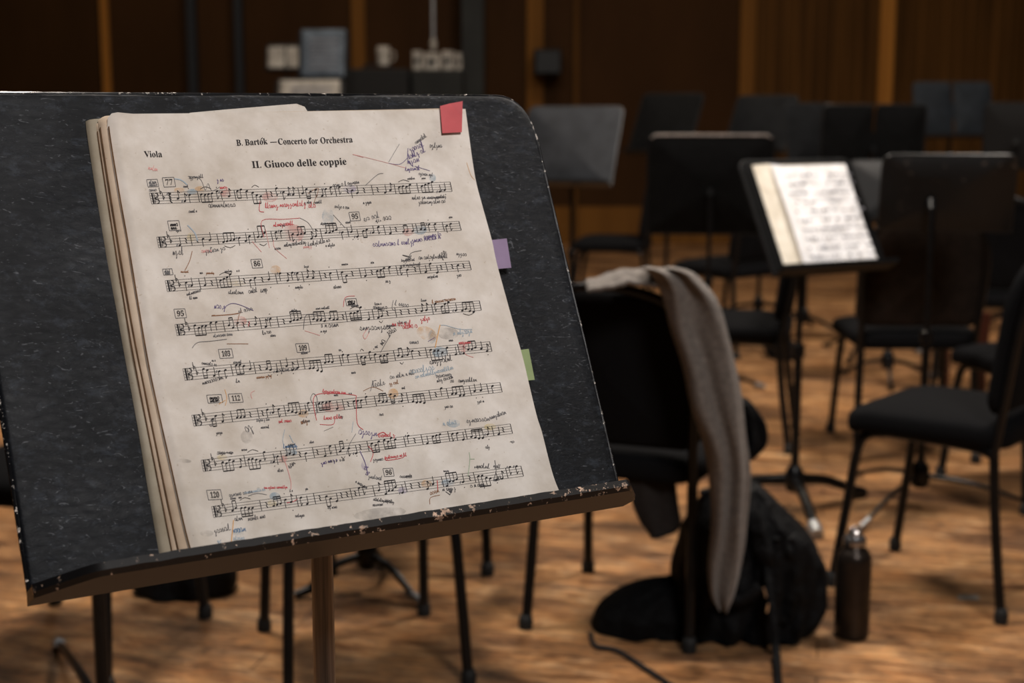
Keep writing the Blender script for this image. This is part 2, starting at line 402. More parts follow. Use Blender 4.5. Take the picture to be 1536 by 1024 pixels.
# ------------------------------------------------------------------ music stands
SG = 'black music stands on the stage'
def aim(B, tip, hd=180):       # leg radius and rotation that puts a foot at the given floor point
    d = tip - B; return d.length, math.degrees(math.atan2(d.y, d.x)) + hd
def stand(bx, by, heading, zmid, w_, h_, tilt, label, mat='far_desk', split=False, leg_r=.30, rot=0, back='back_worn', offs=0, front=True, edge='black_metal', lt=1.0):
    """heading: direction (deg from +Y towards +X) that the FRONT of the desk faces. tilt from the vertical."""
    r = empty('music_stand', (bx, by, 0), -math.radians(heading))
    # local: front normal = +Y (leaning up)
    T = math.radians(tilt); up = Vector((0, -math.sin(T), math.cos(T))); nn = Vector((0, math.cos(T), math.sin(T))); cc = Vector((offs, .03, zmid))
    def fn(x, y, h): return cc + Vector((x, 0, 0)) + up * y + nn * h
    def panel(x0, x1):
        ol = [(x + (x0 + x1) / 2, y) for x, y in rrect(x1 - x0, h_, (.005, .005, .03, .03), 6)]
        m = MB(); slab(m, ol, fn, [(99, -.004), (.004, -.004), (0, -.0025), (0, .0025), (.004, .004), (99, .004)]); return m
    # worn rim: a thin bead on the desk edge
    if split:
        panel(-w_ / 2, -.006).build('desk', mat, r, angle=50); panel(.006, w_ / 2).build('desk', mat, r, angle=50)
    else:
        panel(-w_ / 2, w_ / 2).build('desk', mat, r, angle=50)
    ol = rrect(w_, h_, (.005, .005, .03, .03), 6); pts = [fn(x, y, 0) for x, y in ol]; 
    m = MB(); m.tube(pts + [pts[0]], .0045, 6); m.build('rim', 'black_metal' if edge == 'rim_highlight' else edge, r)
    if edge == 'rim_highlight':
        m = MB(); m.tube([fn(-w_ / 2 + .012, h_ / 2 - .012, 0), fn(-w_ / 2 + .03, h_ / 2, 0), fn(w_ / 2 - .03, h_ / 2, 0), fn(w_ / 2 - .012, h_ / 2 - .012, 0)], .0065, 8); m.build('top_edge_highlight', edge, r)  # strip in highlight colour laid along the top edge only
    l = MB(); y0 = -h_ / 2
    l.grid([[fn(x, y0, h) for x in (-w_ / 2 - .005, w_ / 2 + .005)] for h in (-.003, .052)] + [[fn(x, y0 + .012, .055) for x in (-w_ / 2 - .005, w_ / 2 + .005)]])
    o = l.build('ledge', 'black_metal' if edge == 'rim_highlight' else edge, r, smooth=False); md = o.modifiers.new('s', 'SOLIDIFY'); md.thickness = .003
    p = MB(); p.tube([(0, 0, .09), (0, 0, zmid * .55)], .0125, 14); p.tube([(0, 0, zmid * .5), (0, 0, zmid - .04)], .009, 12)
    p.lathe([(.012, 0), (.019, .004), (.019, .035), (.012, .04)], (0, 0, zmid * .55 - .02), 14); p.build('pole', 'black_metal_gloss', r)
    b_ = MB(); b_.tube([(0, 0, zmid - .05), tuple(fn(-offs, -.02, -.01))], .014, 10); b_.grid([[fn(x - offs, y, -.006) for x in (-.05, .05)] for y in (-.05, .05)]); b_.build('bracket', mat, r)
    hb = MB(); hb.lathe([(.02, .06), (.028, .07), (.028, .12), (.016, .14)], (0, 0, 0), 16); hb.build('base_hub', 'black_metal_gloss', r)
    for k in range(3):
        a = math.radians(rot + 120 * k) ; c_, s_ = math.cos(a), math.sin(a)
        l = MB(); l.tube([(c_ * .02, s_ * .02, .095), (c_ * leg_r * .45, s_ * leg_r * .45, .075), (c_ * (leg_r - .03), s_ * (leg_r - .03), .022)], lambda t: (.011 - .003 * t) * lt, 10, 5)
        l.tube([(c_ * (leg_r - .05), s_ * (leg_r - .05), .026), (c_ * leg_r, s_ * leg_r, .012)], lambda t: (.012 - .001 * t) * lt, 10, 0, 1)
        l.build('leg', ['black_metal_gloss', 'foot_steel' if k == 0 else 'black_metal_gloss'], r)
    tag(r, label, 'music stand', SG)
    r['_c'] = 0; del r['_c']
    return r, (lambda x, y, h: Matrix.Translation(r.location) @ r.rotation_euler.to_matrix().to_4x4() @ fn(x, y, h))
# stand holding the lit sheet (front faces the viewer and a little right)
B = F(1190, 765); lr, ro = aim(B, F(1226, 808), 152)
sP, fP = stand(B.x, B.y, 180 - 28, .895, .415, .365, 30, 'black stand holding a bright open booklet, right of the garment-draped chair', 'desk_black', rot=ro, leg_r=lr, lt=1.7, offs=-.012, edge='black_metal')
B = F(1378, 758); lr, ro = aim(B, F(1290, 797), 8)
stand(B.x, B.y, 8, .955, .385, .235, 14, 'black music stand showing its scuffed back, above the chair with the brown backrest', 'back_worn', rot=ro, leg_r=lr, lt=.75, edge='back_worn', offs=.045)
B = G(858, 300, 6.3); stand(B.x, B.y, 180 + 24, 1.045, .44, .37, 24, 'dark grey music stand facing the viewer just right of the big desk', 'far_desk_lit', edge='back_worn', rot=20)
B = G(1065, 300, 6.0); stand(B.x, B.y, 4, .89, .52, .42, 10, 'large black music stand back with a highlight-coloured top rim, left of the lit sheet', 'desk_black', rot=30, edge='rim_highlight')
B = G(1003, 180, 8.4); stand(B.x, B.y, 180 + 40, 1.12, .42, .38, 25, 'small dark music stand tilted against the brown wall, behind the pale-rimmed desk', 'desk_black')
B = G(1145, 180, 8.2); stand(B.x, B.y, 180 + 38, 1.12, .38, .36, 28, 'small dark slanted music stand left of the upright two-panel desk', 'far_desk')
B = G(1215, 200, 7.7); stand(B.x, B.y, 180 - 10, 1.06, .28, .36, 15, 'dark music stand half hidden behind the left of the two-panel desk', 'far_desk')
B = G(1312, 200, 7.0); stand(B.x, B.y, 0, 1.045, .50, .36, 6, 'black two-panel music stand with pale corner glints above the lit sheet', 'desk_black', True, edge='back_worn')
B = G(1427, 170, 8.6); stand(B.x, B.y, 180, 1.20, .46, .34, 18, 'slate two-panel music stand highest against the ribbed wall', 'slate_desk', True)
B = G(1525, 200, 7.8); stand(B.x, B.y, 20, 1.06, .34, .36, 10, 'black music stand at the right edge of the photo', 'amp_black')
B = F(1330, 572); stand(B.x, B.y, 180, .85, .40, .28, 20, 'far thin music stand, its small tripod seen beneath the chair with the brown backrest', 'black_metal', leg_r=.24, rot=200)
B = F(552, 886); lr, ro = aim(B, F(634, 910)); stand(B.x, B.y, 180, .82, .42, .30, 20, 'black music stand hidden behind the big desk, its silver-tipped base showing beneath', 'black_metal', leg_r=lr, rot=ro)
B = F(160, 1150); lr, ro = aim(B, F(86, 970)); stand(B.x, B.y, 180, .84, .34, .28, 20, 'music stand behind the big desk whose silver leg tip shows at bottom left', 'black_metal', leg_r=lr, rot=ro)

# music booklet on the lit stand
Fc = (lambda px, py, h=.012: None)
def far_booklet():
    r = empty('music_booklet', sP.location, sP.rotation_euler.z)
    # in the desk frame the viewer's left is +x
    def P(a, b, h): return fP(a, b, h)
    def sheet(x0, x1, y0, y1, hf, n=14):
        rows = [[P(x0 + (x1 - x0) * i / n, y0 + (y1 - y0) * j / 10, hf(i / n, j / 10)) for i in range(n + 1)] for j in range(11)]
        return local(MB().grid(rows), r)
    sheet(.168, -.178, -.172, .165, lambda s, t: .006 + .010 * math.exp(-((s - .13) / .10) ** 2)).build('lower_page', 'paper_far_inner', r)
    sheet(.112, -.176, -.160, .160, lambda s, t: .011 + .014 * math.exp(-((s - .02) / .12) ** 2) + .003 * math.sin(3 * s + 4 * t)).build('page', 'paper_far', r)
    k = MB(); rr = random.Random(3)
    for i in range(10):
        y = .120 - i * .029
        for g in (0, 1):
            x0 = (.075 if g == 0 else -.065) - (0.01 if i < 2 else 0); L = .12 if g == 0 else .10
            x = x0
            while x > x0 - L:
                wv = rr.uniform(.006, .022); hh = rr.uniform(.003, .009)
                if rr.random() < .8:
                    k.add([P(x, y, .0185), P(x - wv, y, .0185), P(x - wv, y + hh, .0185), P(x, y + hh, .0185)], [(0, 1, 2, 3)])
                x -= wv + rr.uniform(.002, .008)
    local(k, r).build('printed_music', 'far_ink', r, smooth=False)
    tag(r, 'bright white open music booklet with a curled left page on the slanted far stand', 'sheet music')
far_booklet()

# ------------------------------------------------------------------ THE BIG DESK (leans back, right side farther away)
vp1 = ray(4467, 165); U = Vector((vp1.x, vp1.y, 0)).normalized()
vp2 = ray(-1151, -6670).normalized(); V = (vp2 - U * vp2.dot(U)).normalized()
N = U.cross(V)
if N.y > 0: N = -N
O = CAMP + ray(52, 893).normalized() * 1.13
def onplane(px, py, h=0.0):
    r = ray(px, py); q = O + N * h
    t = (q - CAMP).dot(N) / r.dot(N); return CAMP + r * t
def uvh(px, py, h=0.0):
    p = onplane(px, py, h) - O; return p.dot(U), p.dot(V)
def PT(u, v, h): return O + U * u + V * v + N * h
WD = uvh(940, 745)[0]; HD = (uvh(770, 143)[1] + uvh(-68, 140)[1]) / 2
print('DESK', WD, HD, 'page', (onplane(700, 162, .012) - onplane(165, 172, .012)).length, (onplane(845, 755, .012) - onplane(700, 162, .012)).length, N)
polep = onplane(480, 700, -.06)
root = empty('music_stand', (polep.x, polep.y, 0)); 
u0 = uvh(50, 870)[0] ; u1 = uvh(930, 740)[0]
ul0 = uvh(-2, 575)[0]
# outline of the panel, corner points from the desk's own plane
bl = (u0 - .004, 0.0); br = (u1, 0.0)
trc = uvh(790, 143); tlc = uvh(-72, 140)
def desk_outline():
    e = Vector((trc[0], HD)); c_ = Vector((br[0], 0)); t0 = Vector((tlc[0], HD))
    pts = [bl, br]
    R_ = .038
    d1 = (c_ - e).normalized(); d2 = (t0 - e).normalized()
    for k in range(13):
        t = k / 12; a = e + d1 * R_ * 1.5; b2 = e + d2 * R_
        p = a * (1 - t) ** 2 + e * 2 * t * (1 - t) + b2 * t * t; pts.append((p.x, p.y))
    e2 = t0; d1 = (e - e2).normalized(); d2 = (Vector(bl) - e2).normalized()
    for k in range(13):
        t = k / 12; a = e2 + d1 * R_; b2 = e2 + d2 * R_
        p = a * (1 - t) ** 2 + e2 * 2 * t * (1 - t) + b2 * t * t; pts.append((p.x, p.y))
    return pts
OL = desk_outline()
def densify(ol, step=.012):
    out = []
    for i, a in enumerate(ol):
        b2 = ol[(i + 1) % len(ol)]; L = math.hypot(b2[0] - a[0], b2[1] - a[1]); n = max(1, int(L / step))
        for k in range(n): out.append((a[0] + (b2[0] - a[0]) * k / n, a[1] + (b2[1] - a[1]) * k / n))
    return out
OD = densify(OL)
def wob(x, y): return .0012 * noise.noise(Vector((x * 9, y * 9, 3)))
m = MB(); slab(m, OD, lambda x, y, h: PT(x, y, h + (wob(x, y) if h > -.004 else 0)), [(99, -.006), (.006, -.006), (.001, -.005), (0, -.002), (.0006, .0004), (.004, .0016), (.012, .0008), (.05, 0), (.10, 0), (.16, 0), (99, 0)])
local(m, root).build('desk', 'desk_leatherette', root, angle=70)
bd = MB(); pts = [PT(x * 1, y, -.0012 + .0006 * noise.noise(Vector((x * 60, y * 60, 0)))) for x, y in OD]
bd.tube(pts + [pts[0]], .0019, 8); local(bd, root).build('worn_highlight_rim', 'bead_edge', root)
# ledge: projects from the foot of the panel, seen from slightly below
x0, x1 = bl[0] - .002, uvh(966, 748, .03)[0]
LD = .062
def ledge_pt(a, h, v): return PT(a, v, h)
lg = MB(); n = 90; A_ = []; B_ = []; C_ = []; D_ = []
for i in range(n + 1):
    t = i / n; a = x0 + (x1 - x0) * t
    tap = min(1, .25 + (1 - t) * 12) ; tap = min(tap, .35 + t * 9)
    j = .0007 * noise.noise(Vector((a * 70, 0, 5)))
    A_.append(PT(a, -.006, -.006)); B_.append(PT(a - (0 if t < .98 else .0), -.006 + (.0), LD * tap)); C_.append(PT(a, -.002 + j, LD * tap + .003)); D_.append(PT(a, .0042 + j, LD * tap + .001))
lg.grid([A_, B_]); lg.grid([B_, C_, D_], mi=1)
E_ = [PT(x0 + (x1 - x0) * i / n, .0035, 0) for i in range(n + 1)]
D2 = [p - V * .0015 - N * .003 for p in D_]
lg.grid([D_, D2, E_], mi=2); lg.grid([E_, A_], mi=2)
lg.add([A_[-1], B_[-1], C_[-1], D_[-1], D2[-1], E_[-1]], [(0, 1, 2, 3, 4, 5)], 1); lg.add([A_[0], B_[0], C_[0], D_[0], D2[0], E_[0]], [(5, 4, 3, 2, 1, 0)], 1)
local(lg, root).build('ledge', ['ledge_under', 'ledge_edge', 'black_metal'], root, angle=35)
# pole, bracket and base of the big stand
pz = polep.z - .03
p = MB(); p.tube([(0, 0, .08), (0, 0, .52)], .0165, 32); p.lathe([(.016, 0), (.022, .003), (.022, .05), (.0125, .06)], (0, 0, .46), 28); p.build('outer_pole', 'black_metal_gloss', root)
p = MB(); p.tube([(0, 0, .40), (0, 0, pz + .04)], .0098, 32); tag(p.build('inner_pole', 'chrome', root), 'shiny steel inner pole')
p = MB(); cpt = onplane(480, 640, -.012) ; p.tube([(0, 0, pz + .0), (0, 0, pz + .06), tuple(cpt - root.location)], .012, 16, 4)
p.build('bracket', 'black_metal', root)
p = MB(); p.lathe([(.02, .05), (.034, .06), (.036, .12), (.02, .15)], (0, 0, 0), 24); p.build('base_hub', 'black_metal_gloss', root)
for k in range(3):
    a = math.radians(50 + 120 * k); c_, s_ = math.cos(a), math.sin(a)
    l = MB(); l.tube([(c_ * .02, s_ * .02, .10), (c_ * .14, s_ * .14, .085), (c_ * .28, s_ * .28, .014)], .012, 12, 6); l.build('leg', 'black_metal_gloss', root)
tag(root, 'large worn black music stand in the foreground with the marked viola part on it', 'music stand')

# ------------------------------------------------------------------ the viola part
HP = .013                      # height of the top sheet above the desk
book = empty('orchestral_part', onplane(560, 790, .02))
def hsurf(u, v):               # gentle waviness of the top sheet
    return HP + .0011 * noise.noise(Vector((u * 7, v * 7, 1.3))) + .0004 * noise.noise(Vector((u * 26, v * 26, 4)))
def ink_pt(px, py, lift=.00035):
    u, v = uvh(px, py, HP); return PT(u, v, hsurf(u, v) + lift)
def interp(table, t):
    for i in range(len(table) - 1):
        if t <= table[i + 1][0]:
            a, b2 = table[i], table[i + 1]; k = (t - a[0]) / (b2[0] - a[0])
            return tuple(a[j] + (b2[j] - a[j]) * k for j in range(1, len(a)))
    return table[-1][1:]
def smooth_tab(tab, n=8):
    P = cat([Vector((r[0], r[1], r[2])) for r in tab], n); return [(q.x, q.y, q.z) for q in P]
# edges of the top sheet: (t down the page, x, y)
LE = smooth_tab([(0, 167, 171), (.025, 161.5, 185), (.16, 176, 280), (.30, 192, 370), (.54, 219, 532), (.68, 238, 624), (.785, 254.6, 697), (.92, 275, 788), (1, 289, 841)])
RE = smooth_tab([(0, 698.5, 163), (.065, 704, 203), (.13, 709, 241), (.2, 716.5, 282), (.33, 737, 358), (.40, 746, 399), (.60, 779.5, 522), (.68, 791, 570), (.78, 804, 626), (.83, 812, 651), (.94, 830, 717), (1, 848, 757)])
def page_grid(le, re, hf, ns=64, nt_=80, top=0, topf=None):
    rows = []
    for j in range(nt_ + 1):
        t = j / nt_; a = interp(le, t); b2 = interp(re, t); row = []
        for i in range(ns + 1):
            s = i / ns; px = a[0] + (b2[0] - a[0]) * s; py = a[1] + (b2[1] - a[1]) * s
            if topf: py += topf(s, t)
            u, v = uvh(px, py, HP); row.append(PT(u, v, hf(u, v, s, t)))
        rows.append(row)
    return MB().grid(rows)
def top_h(u, v, s, t):
    h = hsurf(u, v)
    h -= .0028 * max(0, 1 - s / .018) ** 2                     # left edge rolls down
    h += .006 * max(0, 1 - (1 - s) / .10) ** 2 * max(0, 1 - abs(t - .8) / .3) * .3
    h += .004 * max(0, 1 - s / .06) * max(0, 1 - t / .04)       # curled corner
    return h
o = local(page_grid(LE, RE, top_h, topf=lambda s, t: (1 - t) ** 14 * (-2.5 * math.sin(PI * min(1, s / .5)) * 0)), book).build('top_page', ['paper'], book, angle=80)
def shift(tab, k0, k1, dy=0): return [(t, x + k0 + (k1 - k0) * t, y + dy) for t, x, y in tab]
def strip(le, dx, h0, h1, mat, name, curl=0.003, top_dy=0, dark=None):
    """the sheets under the top one, fanned out to the left; only their left margin needs detail"""
    re = [(t, x - 6, y) for t, x, y in RE]
    rows = []
    for j in range(81):
        t = j / 80; a = interp(le, t); b2 = interp(re, t); row = []
        for i in range(25):
            q = i / 24; s = (q ** 2.6)
            px = a[0] + (b2[0] - a[0]) * s; py = a[1] + (b2[1] - a[1]) * s + top_dy * (1 - t) ** 6 * (1 if s < .5 else 1)
            edge = (px - a[0])
            h = h0 + (h1 - h0) * min(1, edge / 24) - curl * max(0, 1 - edge / 7) ** 2 + .0006 * noise.noise(Vector((a[0] * .05, t * 9, h0 * 900)))
            u, v = uvh(px, py, h0); row.append(PT(u, v, h))
        rows.append(row)
    return local(MB().grid(rows), book).build(name, [mat], book, angle=80)
L1 = smooth_tab([(0, 153, 174), (.03, 149, 190), (.29, 177, 370), (.5, 200, 505), (.63, 217, 590), (.86, 248, 742), (1, 270, 842)])
L2 = smooth_tab([(0, 148, 180), (.03, 145, 196), (.29, 172, 372), (.5, 194, 505), (.63, 210, 590), (.86, 240, 742), (1, 260, 843)])
L3 = smooth_tab([(0, 135, 185), (.02, 130.5, 192), (.29, 159, 372), (.41, 174, 454), (.66, 205, 624), (.83, 223, 732), (1, 243, 846)])
strip(L1, 0, .0095, .0108, 'paper_inner', 'page', .003, 0)
strip(L2, 0, .0070, .0082, 'paper_inner', 'page', .003, 0)
strip(L3, 0, .0035, .0055, 'paper_edge', 'page', .003, 0)
# browned line along each exposed paper edge
eb = MB()
for tab, h, wd in ((LE, HP - .0012, .9), (L1, .0076, .8), (L2, .0050, .5)):
    pts = [interp(tab, j / 60) for j in range(2, 61)]
    r1 = []; r2 = []
    for x, y in pts:
        u, v = uvh(x - .4, y, h); u2, v2 = uvh(x + wd, y, h); r1.append(PT(u, v, h + .0006)); r2.append(PT(u2, v2, h + .0024))
    eb.grid([r1, r2])
local(eb, book).build('browned_edge', 'paper_burn', book)
# sheet corner that pokes out above the top edge
def px_poly(name, pts, h, mat, dz=0, parent=book, label=None, solid=.0002):
    m = MB(); m.add([PT(*uvh(x, y, h), h + (k[0] if k else 0)) for x, y, *k in pts], [tuple(range(len(pts)))])
    o = local(m, parent).build(name, mat, parent, smooth=False)
    md = o.modifiers.new('s', 'SOLIDIFY'); md.thickness = solid
    if label: o['label'] = label
    return o
px_poly('loose_page', [(250, 190), (640, 185), (462, 168), (457, 160), (445, 155.5), (425, 157), (340, 164), (285, 169)], HP - .003, 'paper', label='loose sheet poking out above the top page')

px_poly('index_tab', [(660, 159), (674, 156, .001), (692, 154, .003), (692.5, 176, .0012), (692, 199, .001), (663, 200.5, .0008)], HP + .0016, 'tab_red', label='red sticky tab')
px_poly('index_tab', [(728, 361), (760, 357.5), (767, 401.5), (740, 404)], HP - .004, 'tab_purple', label='purple sticky tab')
px_poly('index_tab', [(770, 526), (793, 523), (802, 569.5), (780, 572)], HP - .004, 'tab_green', label='green sticky tab')

# --- ink: polylines and shapes drawn on the sheet's own surface
class Ink:
    def __init__(s): s.b = {}
    def mb(s, k): return s.b.setdefault(k, MB())
    def line(s, pts, w_, k, lift=.00035):
        m = s.mb(k); n = len(pts)
        if n < 2: return
        L = []; R_ = []
        for i in range(n):
            a = pts[max(i - 1, 0)]; b2 = pts[min(i + 1, n - 1)]; dx, dy = b2[0] - a[0], b2[1] - a[1]; q = math.hypot(dx, dy) or 1
            nx, ny = -dy / q * w_ / 2, dx / q * w_ / 2
            L.append(ink_pt(pts[i][0] + nx, pts[i][1] + ny, lift)); R_.append(ink_pt(pts[i][0] - nx, pts[i][1] - ny, lift))
        m.grid([L, R_])
    def poly(s, pts, k, lift=.00035):
        s.mb(k).add([ink_pt(x, y, lift) for x, y in pts], [tuple(range(len(pts)))])
    def ell(s, x, y, a, b2, rot, k, n=9, lift=.0004):
        c_, s_ = math.cos(rot), math.sin(rot)
        s.poly([(x + a * math.cos(2 * PI * i / n) * c_ - b2 * math.sin(2 * PI * i / n) * s_, y + a * math.cos(2 * PI * i / n) * s_ + b2 * math.sin(2 * PI * i / n) * c_) for i in range(n)], k, lift)
PR = Ink(); HW = Ink(); DONE = []
def flush(name, label):
    global PR
    DONE.append((PR, name, label)); PR = Ink()
def seg(p, q, n=10): return [(p[0] + (q[0] - p[0]) * i / n, p[1] + (q[1] - p[1]) * i / n) for i in range(n + 1)]
ST = [((224, 289.5), (227.5, 306), (675, 272.8), (678, 287)), ((235, 355.5), (238, 371.5), (688, 332), (691.5, 345.5)), ((247.5, 421), (251, 437.5), (703, 391.6), (706.5, 405)),
      ((262, 487), (265.5, 503.5), (718.5, 451.3), (721.5, 465.5)), ((274, 553), (277.6, 570.3), (734, 512.6), (737.6, 527)), ((287.5, 622.5), (291, 639), (749.5, 573.6), (753, 588)),
      ((301.5, 690), (305, 707), (765, 635.7), (768.5, 650)), ((317, 759.5), (320.5, 776), (781, 698.8), (785, 714))]
rn = random.Random(11)
def scrib(x, y, w_, h_, k, ang=-4, lw=.9, seed=None, dens=1.0, joined=.75, ink=None):
    """pseudo-cursive handwriting: runs of small loops, ticks and ascenders"""
    ink = ink or HW; r = random.Random(seed if seed is not None else int(x * 7 + y * 13)); a = math.radians(ang); c_, s_ = math.cos(a), math.sin(a)
    def P(q): return (x + q[0] * c_ - q[1] * s_, y + q[0] * s_ + q[1] * c_)
    cx = 0; cur = []
    xh = h_ * .55
    while cx < w_:
        lw_ = xh * r.uniform(.55, 1.0); typ = r.random()
        if typ < .35: st = [(0, 0), (.1, -.9), (.55, -1.0), (.8, -.3), (.3, 0), (.9, -.1)]
        elif typ < .6: st = [(0, 0), (.25, -1), (.35, 0), (.65, -.9), (.8, 0), (1, -.2)]
        elif typ < .75: st = [(0, 0), (.35, -1.8), (.45, -1.6), (.3, 0), (.9, -.1)]
        elif typ < .86: st = [(0, -.5), (.3, -.9), (.45, .7), (.2, .9), (.6, -.1), (1, -.3)]
        else: st = [(0, -.2), (.3, -1), (.6, -.6), (.3, -.1), (.8, 0), (1, -.5)]
        st = [(cx + px * lw_ + r.uniform(-.06, .06) * xh, py * xh + r.uniform(-.12, .12) * xh) for px, py in st]
        if cur and r.random() < joined: cur += st
        else:
            if len(cur) > 1: ink.line([P(q) for q in [(v.x, v.y) for v in cat([Vector((p0, p1, 0)) for p0, p1 in cur], 3)]], lw, k)
            cur = st
        cx += lw_ * 1.05 / dens
        if r.random() < .12:
            cx += xh * .6
            ink.line([P(q) for q in [(v.x, v.y) for v in cat([Vector((p0, p1, 0)) for p0, p1 in cur], 3)]], lw, k); cur = []
    if len(cur) > 1: ink.line([P(q) for q in [(v.x, v.y) for v in cat([Vector((p0, p1, 0)) for p0, p1 in cur], 3)]], lw, k)
for si, (lt, lb, rt_, rb) in enumerate(ST):
    Wd = rt_[0] - lt[0]
    def S(a, v):               # a pixels along, v: 0 top line .. 4 bottom line
        t = a / Wd; q = v / 4
        tx = lt[0] + (rt_[0] - lt[0]) * t; ty = lt[1] + (rt_[1] - lt[1]) * t; bx = lb[0] + (rb[0] - lb[0]) * t; by = lb[1] + (rb[1] - lb[1]) * t
        return (tx + (bx - tx) * q, ty + (by - ty) * q)
    for v in range(5): PR.line([S(Wd * i / 40, v) for i in range(41)], .55, 'ink_staff', .0003)
    PR.line([S(Wd, 0), S(Wd, 4)], .9, 'ink_black'); PR.line([S(0, 0), S(0, 4)], .6, 'ink_staff')
    # C clef, key signature, metre
    PR.line([S(3.5, 0), S(3.5, 4)], 2.2, 'ink_black'); PR.line([S(6.3, 0), S(6.3, 4)], .8, 'ink_black')
    for sgn in (-1, 1):
        PR.line([S(6.8, 2), S(9, 2 + sgn * .5), S(11, 2 + sgn * .35), S(12.2, 2 + sgn * 1.1), S(11, 2 + sgn * 1.9), S(8.5, 2 + sgn * 1.8)], 1.5, 'ink_black')
    for j, (a, v) in enumerate(((16, -.6), (19, 1.4))):
        PR.line([S(a, v - 1.3), S(a, v + 1.2)], .8, 'ink_black'); PR.line([S(a, v + 1.2), S(a + 2.4, v + .3), S(a, v)], 1.1, 'ink_black')
    if si == 0:
        for v in (1, 3):
            PR.line([S(28, v - .9), S(30.5, v - .5), S(28.5, v + .2), S(31, v + .9)], 1.4, 'ink_black')
    # bars
    bars = []; a = 24
    while a < Wd - 18:
        bars.append(a); a += rn.choice([26, 34, 40, 48, 55])
    bars.append(Wd)
    for b0, b1 in zip(bars[:-1], bars[1:]):
        if b1 < Wd: PR.line([S(b1, 0), S(b1, 4)], .8, 'ink_black')
        a = b0 + 5 + rn.random() * 3
        while a < b1 - 5:
            k = rn.random(); room = int((b1 - 4 - a) / 5.5)
            if k < .50 and room >= 3:      # beamed group
                n_ = min(room, rn.choice([2, 3, 4, 4])); v0 = rn.uniform(.5, 3.4); stepv = rn.choice([-.5, .5, .5, 0, -.25]); up = v0 > 1.9
                hs = [(a + i * 5.4, v0 + stepv * i + rn.choice([-.5, 0, 0, .5])) for i in range(n_)]
                sv = (min(h[1] for h in hs) - 2.7) if up else (max(h[1] for h in hs) + 2.7)
                for hx, hv in hs:
                    PR.ell(*S(hx, hv), 1.95, 1.35, -.35, 'ink_black'); dx = 1.7 if up else -1.7
                    PR.line([S(hx + dx, hv), S(hx + dx, sv)], .7, 'ink_black')
                PR.line([S(hs[0][0] + dx, sv), S(hs[-1][0] + dx, sv)], 1.5, 'ink_black')
                if rn.random() < .4: PR.line([S(hs[0][0] + dx, sv + (.8 if up else -.8)), S(hs[-1][0] + dx, sv + (.8 if up else -.8))], 1.0, 'ink_black')
                if rn.random() < .3:
                    c_ = S((hs[0][0] + hs[-1][0]) / 2, 5.6 if up else -1.6); e0 = S(hs[0][0], 4.8 if up else -.8); e1 = S(hs[-1][0], 4.8 if up else -.8)
                    PR.line([e0, ((e0[0] + c_[0]) / 2, (e0[1] + c_[1] * 1.6) / 2.6), c_, ((e1[0] + c_[0]) / 2, (e1[1] + c_[1] * 1.6) / 2.6), e1], .7, 'ink_black')
                a += n_ * 5.4 + 3
            elif k < .86:                  # single note
                v0 = rn.uniform(-.3, 4.2); up = v0 > 2; PR.ell(*S(a, v0), 1.95, 1.35, -.35, 'ink_black'); dx = 1.7 if up else -1.7
                sv = v0 - 3 if up else v0 + 3; PR.line([S(a + dx, v0), S(a + dx, sv)], .75, 'ink_black')
                if rn.random() < .4: PR.line([S(a + dx, sv), S(a + dx + 2.6, sv + (1 if up else -1))], 1.0, 'ink_black')
                if rn.random() < .25: PR.ell(*S(a - 4, v0), .9, 2.0, .2, 'ink_grey')
                if rn.random() < .3: PR.ell(*S(a, (5.2 if up else -1.2)), .7, .6, 0, 'ink_black')
                a += rn.uniform(6.5, 11)
            else:                          # rest
                PR.line([S(a, 1), S(a + 1.8, 1.7), S(a + .3, 2.3), S(a + 1.8, 3.1)], 1.2, 'ink_black'); a += rn.uniform(8, 12)
    # expression marks under and over the staff
    a = 30
    while a < Wd - 12:
        if rn.random() < .17: 
            p0 = S(a, 6.4 + rn.uniform(-.3, 1.4)); scrib(p0[0], p0[1], rn.uniform(4, 14), 4.5, 'ink_pen', -5, .65, seed=int(a) + si * 997, ink=PR)
        if rn.random() < .16:
            p0 = S(a, -1.6); scrib(p0[0], p0[1], rn.uniform(3, 12), 3.6, 'ink_pen', -5, .6, seed=int(a) + si * 499, ink=PR)
        a += rn.uniform(10, 24)
    flush('music_staff', None)
# printed text, set in the serif letters of the built-in font set
def bold(s_):
    o_ = ''
    for ch in s_:
        if 'A' <= ch <= 'Z': o_ += chr(0x1D400 + ord(ch) - 65)
        elif 'a' <= ch <= 'z': o_ += chr(0x1D41A + ord(ch) - 97)
        elif '0' <= ch <= '9': o_ += chr(0x1D7CE + ord(ch) - 48)
        else: o_ += ch
    return o_
def text_tris(body):
    cu = bpy.data.curves.new('t', 'FONT'); cu.body = body; cu.size = 1; cu.resolution_u = 3
    ob = bpy.data.objects.new('t', cu); COL.objects.link(ob); bpy.context.view_layer.update()
    me = ob.to_mesh(); vs = [tuple(v.co) for v in me.vertices]; fs = [tuple(p_.vertices) for p_ in me.polygons]; ob.to_mesh_clear()
    bpy.data.objects.remove(ob); bpy.data.curves.remove(cu); return vs, fs
def put_text(body, x0, y0, x1, y1, cap, k='ink_black', accent=None, slant=.16):
    """baseline from (x0,y0) to (x1,y1); cap = height of a capital in pixels"""
    vs, fs = text_tris(bold(body)); X0 = min(v[0] for v in vs); X1 = max(v[0] for v in vs); kx = 1 / (X1 - X0); kz = cap / .66
    out = []
    for vx, vy, _ in vs:
        t = (vx - X0) * kx; up = vy * kz; out.append(ink_pt(x0 + (x1 - x0) * t - up * slant, y0 + (y1 - y0) * t - up, .0004))
    PR.mb(k).add(out, fs)
put_text('B. Bartok', 355.5, 218.0, 402, 215.6, 8.6)
PR.line([(394.0, 206.0), (391.6, 208.8)], 1.1, 'ink_black')
